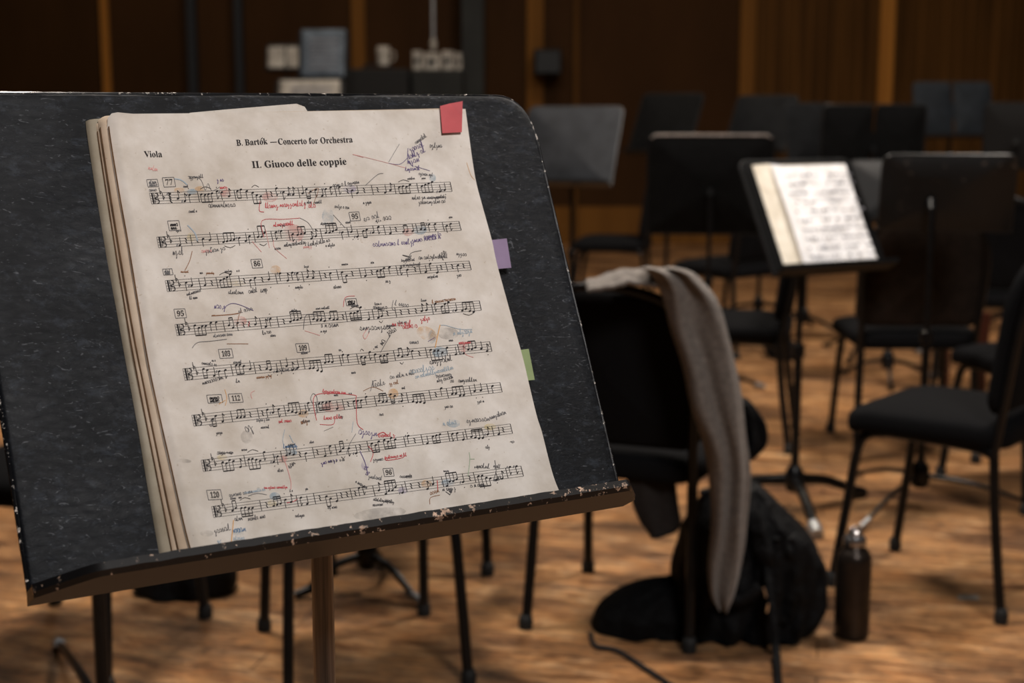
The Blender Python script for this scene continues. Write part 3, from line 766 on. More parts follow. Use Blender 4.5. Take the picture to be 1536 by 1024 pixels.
PR.line([(405.5, 213), (415.5, 212.6)], 1.0, 'ink_black')
put_text('Concerto for Orchestra', 418, 216.4, 529.5, 213.0, 8.6); flush('composer_line', 'printed line B. Bartok Concerto for Orchestra')
put_text('II. Giuoco delle coppie', 379, 251.5, 520.5, 246.3, 9.8); flush('movement_title', 'printed title II. Giuoco delle coppie')
put_text('Viola', 217, 235.6, 243.5, 235.4, 8.6); flush('part_name', 'printed word Viola')
def boxed(body, x, y, w_, h_, txt=True, k='ink_black', rot=-.05):
    c_, s_ = math.cos(rot), math.sin(rot)
    def P(a, b2): return (x + a * c_ - b2 * s_ + b2 * .16, y + a * s_ + b2 * c_)
    q = [P(-w_ / 2, -h_ / 2), P(w_ / 2, -h_ / 2), P(w_ / 2, h_ / 2), P(-w_ / 2, h_ / 2), P(-w_ / 2, -h_ / 2)]
    for i in range(4): PR.line([q[i], q[i + 1]], .75, 'ink_grey')
    if txt:
        a = P(-w_ * .31, h_ * .29); b2 = P(w_ * .31, h_ * .29); put_text(body, a[0], a[1], b2[0], b2[1], h_ * .56, k)
    else:
        a = P(-w_ * .34, h_ * .05); scrib(a[0], a[1], w_ * .62, h_ * .45, k, -4, .9, ink=PR); a = P(-w_ * .34, h_ * .38); scrib(a[0], a[1], w_ * .62, h_ * .4, k, -4, .9, ink=PR)
    flush('rehearsal_mark', 'boxed rehearsal number ' + body if body else 'boxed scribbled mark')
boxed('77', 253.5, 273, 17.5, 14); boxed('', 229, 274.5, 16, 11, False, 'ink_grey'); boxed('', 261, 338.5, 17, 14.5, False)
boxed('95', 532, 324.5, 15, 13); boxed('86', 385, 395.5, 15.5, 13); boxed('', 251.5, 408, 14, 9, False, 'ink_grey'); boxed('95', 270, 470.5, 16.5, 13.5)
boxed('103', 338.5, 530.5, 20, 13.5); boxed('109', 454, 521.5, 19, 13); boxed('112', 353.5, 597, 20, 13); boxed('', 322, 598, 22, 12, False)
boxed('120', 321.5, 742, 21, 14.5); boxed('96', 583, 708, 14.5, 12); boxed('', 527, 453, 16, 10, False)
# handwriting and coloured pencil, read off the sheet
K = dict(b='ink_pen', g='ink_grey', r='ink_red', u='ink_blue', v='ink_violet', n='ink_brown', o='ink_orange', pr='ink_pale_red', pb='ink_pale_blue', gn='ink_green')
for x, y, w_, h_, k, ang in [
    (284, 268, 20, 5, 'b', -6), (326, 272, 10, 6, 'v', -3), (330, 283, 10, 5, 'r', -5), (313, 311, 38, 8, 'b', -2), (398, 312, 18, 8, 'r', -3), (420, 310, 20, 7, 'r', -3), (442, 309, 16, 8, 'r', -3), (463, 311, 10, 8, 'r', -3),
    (259, 383, 14, 11, 'b', -5), (308, 380, 28, 7, 'g', -10), (302, 379, 14, 6, 'pr', -3), (410, 340, 28, 6, 'r', -6), (426, 370, 34, 6, 'b', -8), (462, 369, 34, 6, 'b', -12), (455, 372, 12, 4, 'pr', -4),
    (559, 370, 58, 8, 'v', -4), (618, 364, 40, 8, 'v', -8), (636, 358, 26, 6, 'v', -10), (546, 332, 22, 9, 'g', -15), (575, 330, 10, 9, 'b', -4),
    (502, 311, 20, 5, 'b', 6), (500, 280, 40, 6, 'b', -8), (618, 299, 20, 6, 'b', -3), (640, 298, 26, 3, 'b', -3), (628, 306, 38, 6, 'b', -3),
    (612, 246, 14, 9, 'v', -14), (614, 238, 24, 8, 'v', -24), (616, 228, 20, 9, 'v', -25), (624, 216, 18, 6, 'g', -35), (645, 221, 18, 7, 'b', 0), (608, 256, 22, 6, 'v', -5), (628, 262, 20, 5, 'g', 5),
    (342, 441, 22, 6, 'b', 0), (373, 440, 12, 7, 'b', -10), (394, 436, 8, 5, 'b', 0), (280, 444, 22, 5, 'b', -18), (309, 411, 12, 3, 'n', 0), (271, 409, 12, 3, 'n', 0),
    (628, 389, 42, 6, 'b', -3), (615, 392, 8, 12, 'b', -80), (660, 387, 10, 10, 'b', -40), (684, 383, 14, 6, 'b', 5), (600, 400, 30, 4, 'b', -5),
    (321, 463, 14, 9, 'v', 0), (358, 470, 22, 7, 'g', -14), (320, 506, 28, 5, 'g', -6), (394, 502, 12, 6, 'b', -12), (540, 495, 44, 9, 'b', -2), (588, 489, 26, 8, 'r', -2), (604, 493, 22, 8, 'r', -6),
    (482, 491, 26, 8, 'b', -4), (560, 463, 20, 6, 'b', 0), (592, 457, 20, 7, 'g', 10), (648, 455, 34, 5, 'n', -8), (631, 482, 14, 7, 'r', -10),
    (302, 546, 22, 5, 'b', 8), (304, 577, 32, 7, 'b', -16), (350, 545, 12, 4, 'b', -4), (385, 568, 22, 4, 'n', -8), (415, 558, 30, 6, 'b', -6), (354, 574, 5, 6, 'b', -5),
    (582, 502, 12, 8, 'b', -25), (574, 518, 10, 9, 'b', -60), (680, 503, 28, 8, 'pb', -8), (614, 515, 12, 6, 'g', 0), (688, 516, 18, 5, 'r', -2), (645, 546, 32, 9, 'b', -10), (586, 568, 34, 7, 'g', -12), (615, 560, 36, 9, 'pb', -10), (624, 567, 60, 6, 'pb', -14),
    (560, 580, 16, 9, 'g', -12), (585, 577, 14, 6, 'n', -10), (656, 573, 24, 6, 'b', -15), (688, 573, 26, 6, 'b', -3), (676, 573, 5, 6, 'b', -3), (655, 566, 22, 6, 'g', -8),
    (484, 588, 34, 5, 'r', 4), (486, 629, 26, 6, 'r', -5), (418, 634, 18, 5, 'r', -5), (385, 632, 20, 4, 'g', -5), (370, 648, 8, 14, 'g', -30), (452, 636, 10, 8, 'n', -20), (318, 640, 8, 9, 'g', -70),
    (326, 681, 10, 6, 'b', 0), (340, 680, 8, 4, 'b', 0), (538, 650, 24, 10, 'v', 8), (425, 672, 20, 6, 'u', -5), (434, 703, 12, 9, 'b', -40), (482, 697, 24, 6, 'v', -15), (568, 655, 22, 6, 'r', -3), (546, 700, 9, 12, 'v', 75), (560, 691, 14, 5, 'g', -5), (578, 688, 32, 5, 'r', -8),
    (665, 638, 20, 8, 'pb', -8), (700, 634, 34, 8, 'g', -6), (735, 629, 24, 7, 'g', -20), (344, 745, 34, 6, 'g', -10), (366, 741, 30, 5, 'pb', -10), (396, 733, 34, 4, 'r', -2), 
    (533, 723, 18, 5, 'b', 30), (553, 716, 20, 6, 'g', 10), (600, 716, 18, 5, 'b', 0), (715, 701, 18, 7, 'b', 3), (740, 700, 10, 5, 'b', 10), (706, 731, 22, 7, 'b', -8), (664, 736, 20, 7, 'b', -6), (675, 742, 8, 8, 'b', -60), (560, 750, 30, 4, 'b', 8), (646, 742, 14, 7, 'n', -20), (742, 722, 10, 6, 'b', -20),
    (352, 781, 12, 7, 'b', -8), (372, 781, 26, 7, 'b', -10), (322, 800, 24, 9, 'b', -14), (348, 799, 20, 9, 'u', -8), (350, 810, 16, 6, 'pb', -5), (325, 812, 14, 5, 'pb', 40), (340, 817, 20, 5, 'g', -2), (770, 665, 6, 10, 'g', -70), (728, 672, 5, 5, 'b', 0),
    (222, 254, 12, 7, 'pr', 10), (224, 287, 10, 5, 'g', -3)]:
    scrib(x, y, w_ * 1.0, h_, K[k], ang, .62 if k in ('b', 'v') else .66)
def cv(pts, k, w_=.8): HW.line([(q.x, q.y) for q in cat([Vector((a, b2, 0)) for a, b2 in pts], 5)], w_, K[k])
for pts, k, w_ in [
    ([(262, 268), (272, 270), (281, 277)], 'pb', 1.6), ([(282, 264), (300, 268), (308, 285), (312, 275), (318, 286), (330, 280)], 'g', .6),
    ([(390, 302), (389, 316), (396, 318)], 'r', .9), ([(396, 356), (393, 331), (425, 329), (450, 327)], 'r', .7), ([(450, 327), (462, 334), (470, 346)], 'g', .6), ([(398, 344), (404, 372)], 'pr', .7), ([(410, 360), (412, 372), (430, 388)], 'pr', .7), ([(378, 362), (392, 378)], 'pr', .8),
    ([(288, 377), (284, 392), (277, 406)], 'n', 1.0), ([(281, 338), (292, 350), (296, 362)], 'pb', 1.6), ([(500, 322), (518, 342)], 'g', .6), ([(545, 236), (530, 231), (580, 244), (610, 252)], 'pr', .5),
    ([(583, 243), (599, 216)], 'g', .6), ([(548, 278), (566, 262), (575, 260)], 'g', .7), ([(583, 245), (600, 246), (612, 236)], 'v', .6), ([(612, 222), (612, 240), (620, 250)], 'v', .8), ([(622, 249), (645, 256)], 'v', .7),
    ([(462, 290), (478, 282), (470, 306), (474, 296)], 'n', .7), ([(612, 392), (616, 380), (632, 376)], 'b', .7), ([(606, 398), (616, 384)], 'g', .6), 
    ([(322, 473), (318, 474), (345, 472), (358, 470)], 'n', 1.3), ([(333, 464), (345, 456), (358, 457), (380, 466)], 'v', .8), ([(288, 522), (296, 514), (315, 512), (340, 509)], 'g', .8), ([(340, 516), (372, 516)], 'n', .8), ([(355, 490), (358, 474), (362, 466)], 'n', .9), ([(372, 490), (374, 482)], 'r', .8),
    ([(455, 494), (458, 474), (470, 472), (486, 474)], 'b', .8), ([(457, 496), (480, 503)], 'pr', .7), ([(590, 450), (588, 462), (592, 466)], 'g', .7), ([(515, 460), (518, 446), (532, 444)], 'r', .7), 
    ([(552, 492), (545, 502), (548, 508), (554, 498)], 'pr', .8), ([(571, 528), (580, 512), (586, 502)], 'b', .8), ([(660, 487), (656, 505), (653, 521)], 'o', 1.3), ([(652, 506), (642, 512)], 'v', .7), ([(660, 488), (668, 488), (690, 494), (708, 494)], 'pb', .8), ([(696, 514), (697, 530), (710, 536)], 'pr', .8),
    ([(475, 630), (470, 600), (482, 590), (530, 592), (534, 600), (536, 634), (545, 644)], 'r', .9), ([(480, 636), (500, 636), (502, 624)], 'r', .8), ([(378, 598), (376, 590), (382, 586)], 'pr', .7), ([(338, 608), (340, 596), (337, 584)], 'o', .8), ([(328, 606), (338, 600)], 'o', .8),
    ([(470, 606), (466, 598), (470, 590), (476, 598), (474, 622)], 'g', .8), ([(556, 586), (560, 572), (565, 570)], 'g', .7), ([(545, 586), (560, 580), (575, 586)], 'n', .7), 
    ([(427, 644), (424, 660), (426, 668)], 'pb', .8), ([(434, 652), (440, 664)], 'pb', 1.0), ([(424, 684), (430, 700), (436, 722), (436, 734)], 'pr', 1.0), ([(528, 648), (530, 632)], 'pb', .7), ([(534, 650), (525, 665), (520, 680)], 'g', .7), ([(540, 676), (548, 694), (552, 712)], 'v', 1.0),
    ([(552, 668), (560, 678), (556, 692)], 'r', .9), ([(578, 684), (580, 690), (604, 686), (606, 680)], 'r', .9), ([(566, 652), (575, 648), (582, 654)], 'r', 1.2), ([(430, 754), (440, 752), (446, 748)], 'r', 1.0), 
    ([(702, 714), (705, 690), (704, 678)], 'gn', .8), ([(705, 688), (712, 688)], 'gn', .7), ([(645, 756), (646, 746), (660, 742)], 'n', .8), ([(656, 720), (657, 735)], 'r', 1.1), ([(350, 780), (348, 800), (346, 818)], 'o', 1.3), ([(400, 742), (385, 740), (372, 744)], 'g', .7), ([(742, 690), (744, 706), (740, 720)], 'b', .8),
    ([(700, 244), (706, 262), (712, 270)], 'o', .5), ([(500, 640), (486, 646)], 'g', .5)]:
    cv(pts, k, w_)
def blob(x, y, a, b2, k, rot=0):
    HW.ell(x, y, a, b2, rot, k, 14, .00025)
for x, y, a, b2, k, rot in [(269, 285, 8, 4, 'wash_orange', 0), (288, 287, 8, 4, 'wash_blue', 0), (300, 283, 8, 4, 'wash_orange', 0), (649, 267, 5, 6, 'wash_blue', 0), (286, 356, 6, 7, 'wash_yellow', 0), (340, 290, 10, 6, 'wash_red', 0), (405, 295, 12, 8, 'wash_red', 0),
                            (315, 300, 10, 5, 'wash_grey', 0), (492, 325, 9, 14, 'wash_blue', 0), (440, 350, 16, 14, 'wash_red', .3), (630, 345, 10, 7, 'wash_blue', 0), (612, 348, 8, 6, 'wash_red', 0), (525, 283, 10, 6, 'wash_violet', 0), (355, 425, 14, 4, 'wash_yellow', 0), (413, 405, 8, 7, 'wash_orange', 0),
                            (360, 482, 10, 8, 'wash_red', 0), (640, 500, 16, 10, 'wash_orange', .4), (672, 500, 16, 9, 'wash_grey', 0), (648, 505, 6, 10, 'wash_blue', 0), (695, 520, 8, 8, 'wash_red', 0), (660, 528, 12, 8, 'wash_blue', 0), (590, 590, 8, 8, 'wash_orange', 0), (455, 620, 8, 6, 'wash_orange', 0),
                            (500, 610, 18, 8, 'wash_red', 0), (333, 686, 8, 4, 'wash_yellow', 0), (436, 678, 10, 5, 'wash_blue', 0), (424, 688, 7, 6, 'wash_red', 0), (548, 697, 6, 8, 'wash_violet', 0), (276, 691, 11, 3, 'wash_grey', .1), (408, 755, 7, 5, 'wash_yellow', 0), (412, 744, 8, 6, 'wash_blue', 0),
                            (356, 800, 9, 8, 'wash_blue', 0), (605, 735, 8, 5, 'wash_violet', 0), (672, 724, 10, 6, 'wash_blue', 0), (640, 725, 8, 6, 'wash_orange', 0), (570, 770, 40, 9, 'wash_grey', -.1), (310, 800, 10, 5, 'wash_grey', 0),
                            (680, 635, 10, 6, 'wash_blue', 0), (370, 655, 9, 10, 'wash_grey', 0), (735, 640, 9, 5, 'wash_yellow', 0)]:
    blob(x, y, a, b2, k, rot)
def build_ink(ink, name, label):
    mats = list(ink.b); m = MB()
    for i, k in enumerate(mats): m.add(ink.b[k].v, ink.b[k].f, i)
    o = local(m, book).build(name, mats, book, smooth=False)
    if label: o['label'] = label
for ik, nm, lb in DONE: build_ink(ik, nm, lb)
for k, mb_ in HW.b.items():
    q = Ink(); q.b[k] = mb_; nm = k.replace('ink_', '').replace('wash_', '')
    build_ink(q, 'colour_smudge' if 'wash' in k else 'pencil_marking', nm.replace('_', ' ') + (' crayon smudges' if 'wash' in k else ' handwriting and lines'))
tag(book, 'cream dog-eared viola part with eight staves covered in coloured markings on the big desk', 'sheet music')

# ------------------------------------------------------------------ soft things built from their outlines
def loft(rows, Y, th, seg=28, fold=0, nf=3, nscale=9, seed=0, lean=0, power=2.6, n=8, back=1.0, phase=0, tilt=None):
    """rows: (py, xl, xr) top to bottom at distance Y; th(t) half thickness"""
    P = cat([Vector(r) for r in rows], n); out = []
    for i, r in enumerate(P):
        t = i / (len(P) - 1); Yr = Y + (tilt(t) if tilt else 0)
        a = G(r.y, r.x, Yr); b2 = G(r.z, r.x, Yr); c_ = (a + b2) / 2; hw = (b2.x - a.x) / 2; row = []
        for k in range(seg):
            g = 2 * PI * k / seg; cs, sn = math.cos(g), math.sin(g)
            ex = math.copysign(abs(cs) ** (2 / power), cs); ey = math.copysign(abs(sn) ** (2 / power), sn)
            x = ex * hw; y = ey * th(t) * (1 if sn < 0 else back)
            p = Vector((c_.x + x, Yr + y, c_.z))
            f_ = fold * math.sin(nf * ex * PI + phase + 2.5 * t + 1.5 * noise.noise(Vector((ex * 1.5, t * 4, seed)))) * (1 - ex * ex * .6)
            nz_ = noise.noise(p * nscale + Vector((seed, 0, 0))) * fold * 1.2
            p.y += (f_ + nz_) * (1 if sn < 0 else -1) * abs(sn) ** .5; p.z += nz_ * .2; p.x += noise.noise(p * nscale * 1.3 + Vector((0, seed, 9))) * fold * .5
            row.append(p)
        out.append(row)
    return MB().grid(out, True, 0, True)
# backpack
YB = F(1120, 968).y + .12
bp = empty('backpack', (G(1120, 900, YB).x, YB, 0))
m = loft([(728, 1105, 1140), (738, 1080, 1152), (752, 1055, 1165), (775, 1032, 1188), (805, 1020, 1214), (840, 1012, 1232), (875, 1006, 1238), (915, 998, 1230), (940, 996, 1215), (950, 1004, 1200)], YB, lambda t: .045 + .075 * min(1, t * 3) , 72, .020, 5, 16, 3, n=9)
m.v = [(x, y, max(z, .004)) for x, y, z in m.v]; local(m, bp).build('bag_body', 'bag_fabric', bp, angle=80)
m = loft([(800, 1140, 1195), (815, 1130, 1212), (850, 1128, 1222), (890, 1128, 1222), (915, 1135, 1210), (925, 1145, 1195)], YB - .085, lambda t: .035, 40, .010, 3, 20, 5, n=8)
local(m, bp).build('front_pocket', 'bag_fabric', bp, angle=80)
def ribbon(pts, wv, th=.002, sm=6):
    P = cat(pts, sm); rows = []
    for i, p in enumerate(P):
        t = (P[min(i + 1, len(P) - 1)] - P[max(i - 1, 0)]).normalized(); s = t.cross(Vector((0, -1, 0.3))).normalized()
        rows.append([p - s * wv / 2, p + s * wv / 2])
    return MB().grid(rows)
def solid(o, t):
    md = o.modifiers.new('s', 'SOLIDIFY'); md.thickness = t; return o
yb = YB - .14
solid(local(ribbon([G(1152, 835, yb + .02), G(1154, 870, yb - .01), G(1160, 930, yb - .04), F(1165, 985, .012), F(1170, 1040, .008), F(1178, 1090, .008)], .018), bp).build('shoulder_strap', 'bag_fabric', bp), .003)
solid(local(ribbon([G(1085, 760, yb + .03), G(1060, 800, yb), G(1070, 860, yb - .01), G(1105, 900, yb - .015), G(1140, 880, yb - .02)], .026), bp).build('shoulder_strap', 'bag_fabric', bp), .006)
z = MB(); z.tube([G(1146, 880, yb - .03), G(1150, 895, yb - .035)], .004, 8); z.tube([G(1152, 905, yb - .03), G(1150, 918, yb - .03)], .003, 8); local(z, bp).build('zip_pull', 'silver_glint', bp)
tag(bp, 'slumped black backpack on the floor under the garment-draped chair', 'backpack')
# black bag on the floor seen under the big desk
q = F(277, 905); fb = empty('black_bag', (q.x, q.y + .10, 0))
m = loft([(820, 225, 330), (835, 208, 345), (860, 200, 354), (880, 206, 352), (893, 226, 336), (901, 250, 310)], q.y + .10, lambda t: .09, 32, .008, 3, 12, 21, n=4)
m.v = [(x, y, max(z, .004)) for x, y, z in m.v]; local(m, fb).build('bag_body', 'bag_fabric', fb, angle=80)
h_ = MB(); h_.tube([G(240, 835, q.y + .08), G(250, 800, q.y + .08), G(300, 800, q.y + .08), G(312, 835, q.y + .08)], .008, 8, 5); local(h_, fb).build('handle', 'bag_strap', fb)
tag(fb, 'black bag on the floor, its rounded bottom peeking under the left of the big desk', 'bag')
# dark bundle on the seat of the draped chair, and a small bag farther back
m = loft([(600, 1095, 1122), (610, 1082, 1132), (634, 1074, 1146), (662, 1072, 1150), (678, 1080, 1140), (684, 1092, 1130)], 3.44, lambda t: .05, 32, .016, 3, 14, 31, n=6)
tag(m.build('bundled_cloth', 'dark_cloth', angle=80), 'dark bundle on the chair seat, bulging out right of the hanging grey sleeve', 'cloth')
q = F(1180, 541)
m = loft([(504, 1158, 1172), (510, 1150, 1188), (522, 1148, 1200), (534, 1152, 1203), (541, 1165, 1198)], q.y + .1, lambda t: .10, 28, .012, 3, 12, 41, n=5)
m.v = [(x, y, max(z, .004)) for x, y, z in m.v]; tag(m.build('small_bag', 'bag_fabric', angle=80), 'small dark bag on the floor far behind the stand with the lit booklet', 'bag')
# black cloth lying beside the bag
YC = F(960, 960).y + .09
cl = loft([(868, 1000, 1050), (875, 962, 1058), (890, 925, 1062), (912, 896, 1064), (935, 887, 1064), (950, 888, 1062), (957, 894, 1060)], YC, lambda t: .03 + .07 * min(1, t * 2), 64, .010, 3, 9, 8, n=9)
cl.v = [(x, y, max(z, .003)) for x, y, z in cl.v]
fc = cl.build('folded_cloth', 'dark_cloth', angle=80); tag(fc, 'heap of black cloth lying on the floor left of the slumped backpack', 'cloth')
cr = MB(); cr.tube([F(886, 950, .01), F(893, 968, .007), F(925, 975, .006), F(965, 1000, .006), F(1010, 1030, .006), F(1060, 1062, .006)], .0055, 8, 6)
cr.build('drawstring', 'bag_strap', fc)

# grey garment over the chair back
YG = G(1048, 700, F(1048, 980).y).y
jk = empty('grey_garment', (G(1050, 420, YG).x, YG - .05, .82))
m = loft([(401, 960, 1018), (408, 972, 1040), (425, 984, 1058), (450, 994, 1076), (500, 1008, 1092), (560, 1026, 1106), (620, 1042, 1115), (680, 1058, 1121), (740, 1066, 1124), (800, 1067, 1121), (850, 1065, 1112), (890, 1067, 1102), (908, 1076, 1094)],
         YG - .085, lambda t: .022 + .012 * math.sin(PI * t), 72, .016, 1.7, 6, 2, n=9, phase=.8, tilt=lambda t: .03 * t)
local(m, jk).build('hanging_sleeve', 'grey_knit', jk, angle=80)
m = MB(); 
rows = []
TOPL = [(0, 421, 2), (.18, 410, 7), (.35, 402, 10), (.6, 400, 14), (.8, 404, 20), (1, 416, 26)]
for i in range(41):           # band of cloth along the top of the backrest
    t = i / 40; px = 878 + (1042 - 878) * t; top, thk = interp(TOPL, t); a = []
    for j in range(17):
        g = j / 16; yy = YG + .05 - .135 * g; cz = math.sin(PI * min(1, g * 1.15)) ** .6 * 3 if g < .87 else 0
        py = top + 4 - cz + (thk * max(0, (g - .62) / .38) ** 1.3) + (10 * max(0, (.25 - g) / .25))
        q = G(px, py, YG); a.append(Vector((q.x + .004 * noise.noise(Vector((t * 9, g * 6, 4))), yy + .005 * noise.noise(Vector((t * 14, g * 3, 2))), q.z + .005 * noise.noise(Vector((t * 12, g * 5, 0))))))
    rows.append(a)
m.grid(rows); solid(local(m, jk).build('collar_fold', 'grey_knit', jk, angle=80), .008)
YF = YG + .10
m = loft([(690, 934, 1008), (720, 940, 1013), (760, 950, 1018), (785, 962, 1021), (798, 972, 1012), (806, 976, 990)], YF, lambda t: .012, 28, .005, 2, 9, 12, n=5)
local(m, jk).build('hem', 'dark_knit', jk, angle=80)
g_ = MB(); gp = G(978, 408, YG - .09); g_.lathe([(.001, -.004), (.0045, -.002), (.0045, .002), (.001, .004)], gp, 10); local(g_, jk).build('metal_snap', 'silver_glint', jk)
tag(jk, 'grey knitted garment draped over the chair backrest, one sleeve hanging to the floor', 'garment')

# bottle
bt = F(1282, 962); bt = Vector((bt.x, bt.y + .035, 0)); bo = empty('water_bottle', bt); bo.scale = (1.07, 1.07, 1.03); R_ = .0375
m = MB(); m.lathe([(.030, 0), (.035, .002), (R_, .008), (R_, .178), (.036, .190), (.030, .200), (.0225, .207), (.0215, .212)], (0, 0, 0), 36); m.build('bottle_body', 'bottle_paint', bo, angle=50)
m = MB(); m.lathe([(.0225, .211), (.0245, .213), (.0245, .226), (.022, .232), (.012, .234), (.0115, .242), (.006, .246)], (0, 0, 0), 30)
m.tube([(-.016, 0, .230), (-.012, 0, .246), (0, 0, .253), (.012, 0, .246), (.016, 0, .230)], .003, 8, 4); m.build('screw_cap', 'bottle_cap', bo, angle=50)
tag(bo, 'dark metal water bottle with a silvery screw cap standing on the floorboards', 'bottle')

# ------------------------------------------------------------------ things at the back
def bx(name, px0, px1, py0, py1, Y, dep, mat, label, cat_, parts=None, floor=False, lean=0):
    a = G(px0, py1, Y); b2 = G(px1, py0, Y); z0 = 0.0 if floor else a.z
    r = empty(name, ((a.x + b2.x) / 2, Y + dep / 2, z0))
    m = MB(); w2 = (b2.x - a.x) / 2; m.box((-w2, -dep / 2, 0), (w2, dep / 2, b2.z - z0))
    o = m.build('body', mat, r, smooth=False, bevel=.012)
    if parts: parts(r, w2, dep, b2.z - z0)
    tag(r, label, cat_); return r
def amp_parts(r, w2, d, h):
    m = MB(); m.box((-w2 * .9, -d / 2 - .01, h * .08), (w2 * .9, -d / 2, h * .75)); m.build('grille', 'case_grey', r, smooth=False)
    m = MB(); m.tube([(-.1, 0, h), (-.08, 0, h + .03), (.08, 0, h + .03), (.1, 0, h)], .01, 8, 4); m.build('handle', 'black_metal', r)
def case_parts(r, w2, d, h):
    m = MB(); m.box((-w2 * 1.01, -d / 2 - .008, h * .62), (w2 * 1.01, -d / 2, h * .66)); m.build('lid_seam', 'black_metal', r, smooth=False)
    for sx in (-.5, .5):
        m = MB(); m.box((sx * w2 - .03, -d / 2 - .015, h * .58), (sx * w2 + .03, -d / 2, h * .68)); m.build('latch', 'foot_steel', r, smooth=False)
bx('amplifier', 512, 612, 103, 150, 10.5, .5, 'amp_black', 'black box-shaped cabinet at the back between the stacked papers and the pale items', 'cabinet', amp_parts, True)
bx('equipment_case', 617, 694, 106, 150, 10.6, .5, 'case_grey', 'dark grey case at the back beside the grey column, under the row of pale items', 'case', case_parts, True)
def make_mug():
    p0 = G(575, 99.5, 10.7); r = empty('white_mug', p0)
    m = MB(); m.lathe([(.035, 0), (.045, .01), (.048, .14), (.044, .145), (.04, .02)], (0, 0, 0), 20); m.build('cup', 'white_item', r)
    m = MB(); m.tube([(.045, 0, .11), (.08, 0, .10), (.08, 0, .05), (.045, 0, .035)], .007, 8, 4); m.build('handle', 'white_item', r)
    tag(r, 'small pale mug-like item standing on the black cabinet at the back', 'mug')
make_mug()
for i, (a, b2, lab) in enumerate(((619, 633, 'pale box at the left of the row on the grey case'), (636, 660, 'pale box in the middle of the row on the grey case, below the thin rod'), (663, 680, 'pale box right of the middle one in the row on the grey case'), (683, 692, 'narrow pale box at the right end of the row on the grey case'))):
    p0 = G(a, 105, 10.75); p1 = G(b2, 76 + (i % 2) * 3, 10.75); r = empty('small_box', ((p0.x + p1.x) / 2, 10.8, p0.z))
    m = MB(); w2 = (p1.x - p0.x) / 2; m.box((-w2, -.06, 0), (w2, .06, p1.z - p0.z)); m.build('carton', 'white_item', r, smooth=False, bevel=.004)
    m = MB(); m.box((-w2 * .55, -.063, (p1.z - p0.z) * .3), (w2 * .4, -.06, (p1.z - p0.z) * .6)); m.build('dark_panel', 'case_grey', r, smooth=False)
    tag(r, lab, 'box', 'pale boxes on the grey case')
p0 = G(650, 74, 10.9); ms = empty('hanging_microphone', p0)
m = MB(); m.tube([(0, 0, .03), (0, 0, 4.6)], .012, 10); m.build('rod', 'foot_steel', ms); m = MB(); m.lathe([(.004, -.02), (.022, 0), (.026, .05), (.012, .08)], (0, 0, 0), 14); m.build('microphone_head', 'white_item', ms)
tag(ms, 'thin vertical rod with a pale tip hanging in front of the back wall', 'microphone')
# back-left stands with papers
B = G(487, 120, 10.2); s1, f1 = stand(B.x, B.y, 180 + 4, 1.58, .34, .36, 12, 'far music stand high at the back left, carrying a blue-grey sheet', 'far_desk')
def sheet_on(fn, st, x0, x1, y0, y1, mat, label, nm='music_sheet', h=.012, lines=True):
    r = empty(nm, st.location, st.rotation_euler.z)
    rows = [[fn(x0 + (x1 - x0) * i / 8, y0 + (y1 - y0) * j / 8, h + .004 * math.sin(i * .7)) for i in range(9)] for j in range(9)]
    solid(local(MB().grid(rows), r).build('page', mat, r), .001)
    if lines:
        k = MB()
        for j in range(5):
            yy = y0 + (y1 - y0) * (.2 + j * .14); k.add([fn(x0 + (x1 - x0) * .15, yy, h + .006), fn(x0 + (x1 - x0) * .8, yy, h + .006), fn(x0 + (x1 - x0) * .8, yy + .012, h + .006), fn(x0 + (x1 - x0) * .15, yy + .012, h + .006)], [(0, 1, 2, 3)])
        local(k, r).build('printed_lines', 'far_ink', r, smooth=False)
    tag(r, label, 'sheet music')
sheet_on(f1, s1, -.155, .155, -.17, .175, 'blue_sheet', 'blue-grey sheet standing upright on the far stand at the back left')
B = G(465, 140, 9.6); s2, f2 = stand(B.x, B.y, 180, 1.26, .44, .30, 20, 'far music stand at the back left holding a pale sheet just above the big desk', 'black_metal')
sheet_on(f2, s2, -.20, .20, -.13, .14, 'white_item', 'pale sheet on the far stand just above the top edge of the big desk')
B = G(430, 100, 10.8); s3, f3 = stand(B.x, B.y, 180, 1.58, .28, .20, 12, 'far music stand with two small pale sheets left of the blue-grey sheet', 'black_metal')
sheet_on(f3, s3, .005, .13, -.09, .08, 'white_item', 'small pale sheet, left one on the stand beside the blue-grey sheet', lines=False)
sheet_on(f3, s3, -.13, -.005, -.09, .08, 'white_item', 'small pale sheet, right one on the stand beside the blue-grey sheet', lines=False)
B = G(205, 140, 9.5); chair(B.x, B.y, 0, 'far black chair whose rounded top peeks over the left of the big desk', 1.48)
# black wall speaker
p0 = G(820, 93, WY - .25); r = empty('wall_speaker', (p0.x, WY - .18, p0.z - .11))
m = MB(); m.box((-.11, -.12, 0), (.13, .12, .22)); m.build('speaker_box', 'amp_black', r, smooth=False, bevel=.015); m = MB(); m.box((-.09, -.13, .02), (.11, -.12, .20)); m.build('grille', 'post_black', r, smooth=False)
tag(r, 'small black box-shaped speaker mounted on the lighter wood strip of the back wall', 'speaker')
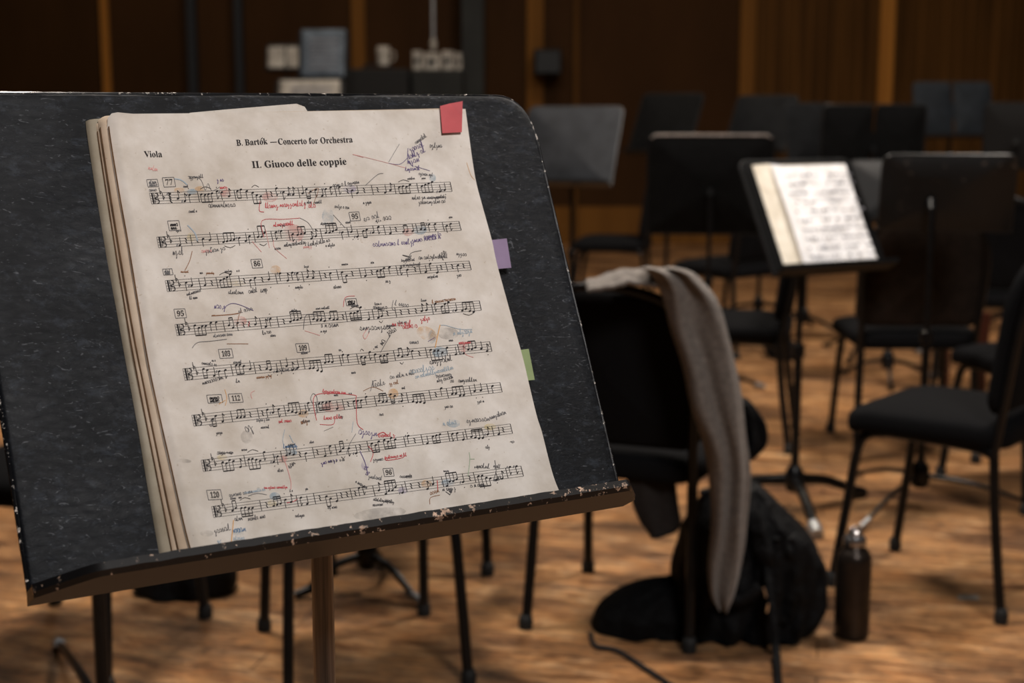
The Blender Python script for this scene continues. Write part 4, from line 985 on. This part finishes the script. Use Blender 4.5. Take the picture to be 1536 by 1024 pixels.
# reddish wooden legs beyond the right chair
for (pxa, pxb, Y, lab) in ((1462, 1478, 5.1, 'reddish wooden post right of the chair by the worn-backed stand'), (1412, 1422, 5.75, 'brown wooden post left of the reddish one, behind the brown backrest')):
    a = G(pxa, 600, Y); b2 = G(pxb, 600, Y); r = MB(); w2 = (b2.x - a.x) / 2; r.lathe([(w2 * .9, 0), (w2, .02), (w2, .1), (w2 * .8, .3), (w2 * 1.2, .46), (w2 * 1.2, .48), (.01, .482)], (0, 0, 0), 16)
    o = r.build('wooden_post', 'red_wood', None); o.location = ((a.x + b2.x) / 2, Y, 0); tag(o, lab, 'post', 'wooden posts on the stage')
# scrap of paper on the floor
q = F(1448, 897); m = MB(); m.add([(-.02, -.01, 0), (.03, -.015, .001), (.035, .012, .004), (-.015, .02, .001)], [(0, 1, 2, 3)]); o = m.build('paper_scrap', 'white_item', smooth=False); o.location = (q.x, q.y, .001); solid(o, .0005)
tag(o, 'tiny pale paper scrap on the floor by the rear leg of the nearest right-hand chair', 'scrap')

# ------------------------------------------------------------------ light
def area(loc, target, size, power, col, sy=None):
    l = bpy.data.lights.new('lamp', 'AREA'); l.energy = power; l.size = size; l.color = col
    if sy: l.shape = 'RECTANGLE'; l.size_y = sy
    o = bpy.data.objects.new('ceiling_lamp', l); COL.objects.link(o); o.location = loc
    o.rotation_euler = (Vector(target) - Vector(loc)).to_track_quat('-Z', 'Y').to_euler(); return o
area((1.6, -1.2, 4.2), (0, 1.2, 1.0), 1.1, 150, (1, .96, .935))
area((-1.2, 3.6, 5.2), (0.2, 3.6, 0), .8, 205, (1, .91, .82))
area((2.6, 4.6, 5.2), (1.4, 4.6, 0), .8, 205, (1, .91, .82))
area((1.0, 8.0, 5.6), (.8, 7.5, 0), 1.2, 110, (1, .86, .70))
area((-2.5, 9.5, 5.6), (-2.0, 9.5, 0), 1.2, 45, (1, .86, .70))
W = bpy.data.worlds.new('World'); SC.world = W; W.use_nodes = True
W.node_tree.nodes['Background'].inputs[0].default_value = (.9, .85, .85, 1); W.node_tree.nodes['Background'].inputs[1].default_value = .018
SC.view_settings.view_transform = 'Standard'; SC.view_settings.look = 'None'; SC.view_settings.exposure = .22; SC.view_settings.gamma = .86

# ------------------------------------------------------------------ camera
cam = bpy.data.cameras.new('camera'); co = bpy.data.objects.new('camera', cam); COL.objects.link(co)
co.location = CAMP; co.rotation_euler = (PI / 2 - PITCH, 0, 0)
cam.sensor_width = 36; cam.lens = FP / 1536 * 36; cam.clip_start = .02; cam.clip_end = 60
fp = onplane(500, 470, HP); fd = (fp - CAMP).dot(FW)
print('focus', fd)
cam.dof.use_dof = True; cam.dof.focus_distance = fd; cam.dof.aperture_fstop = 5.8
SC.camera = co
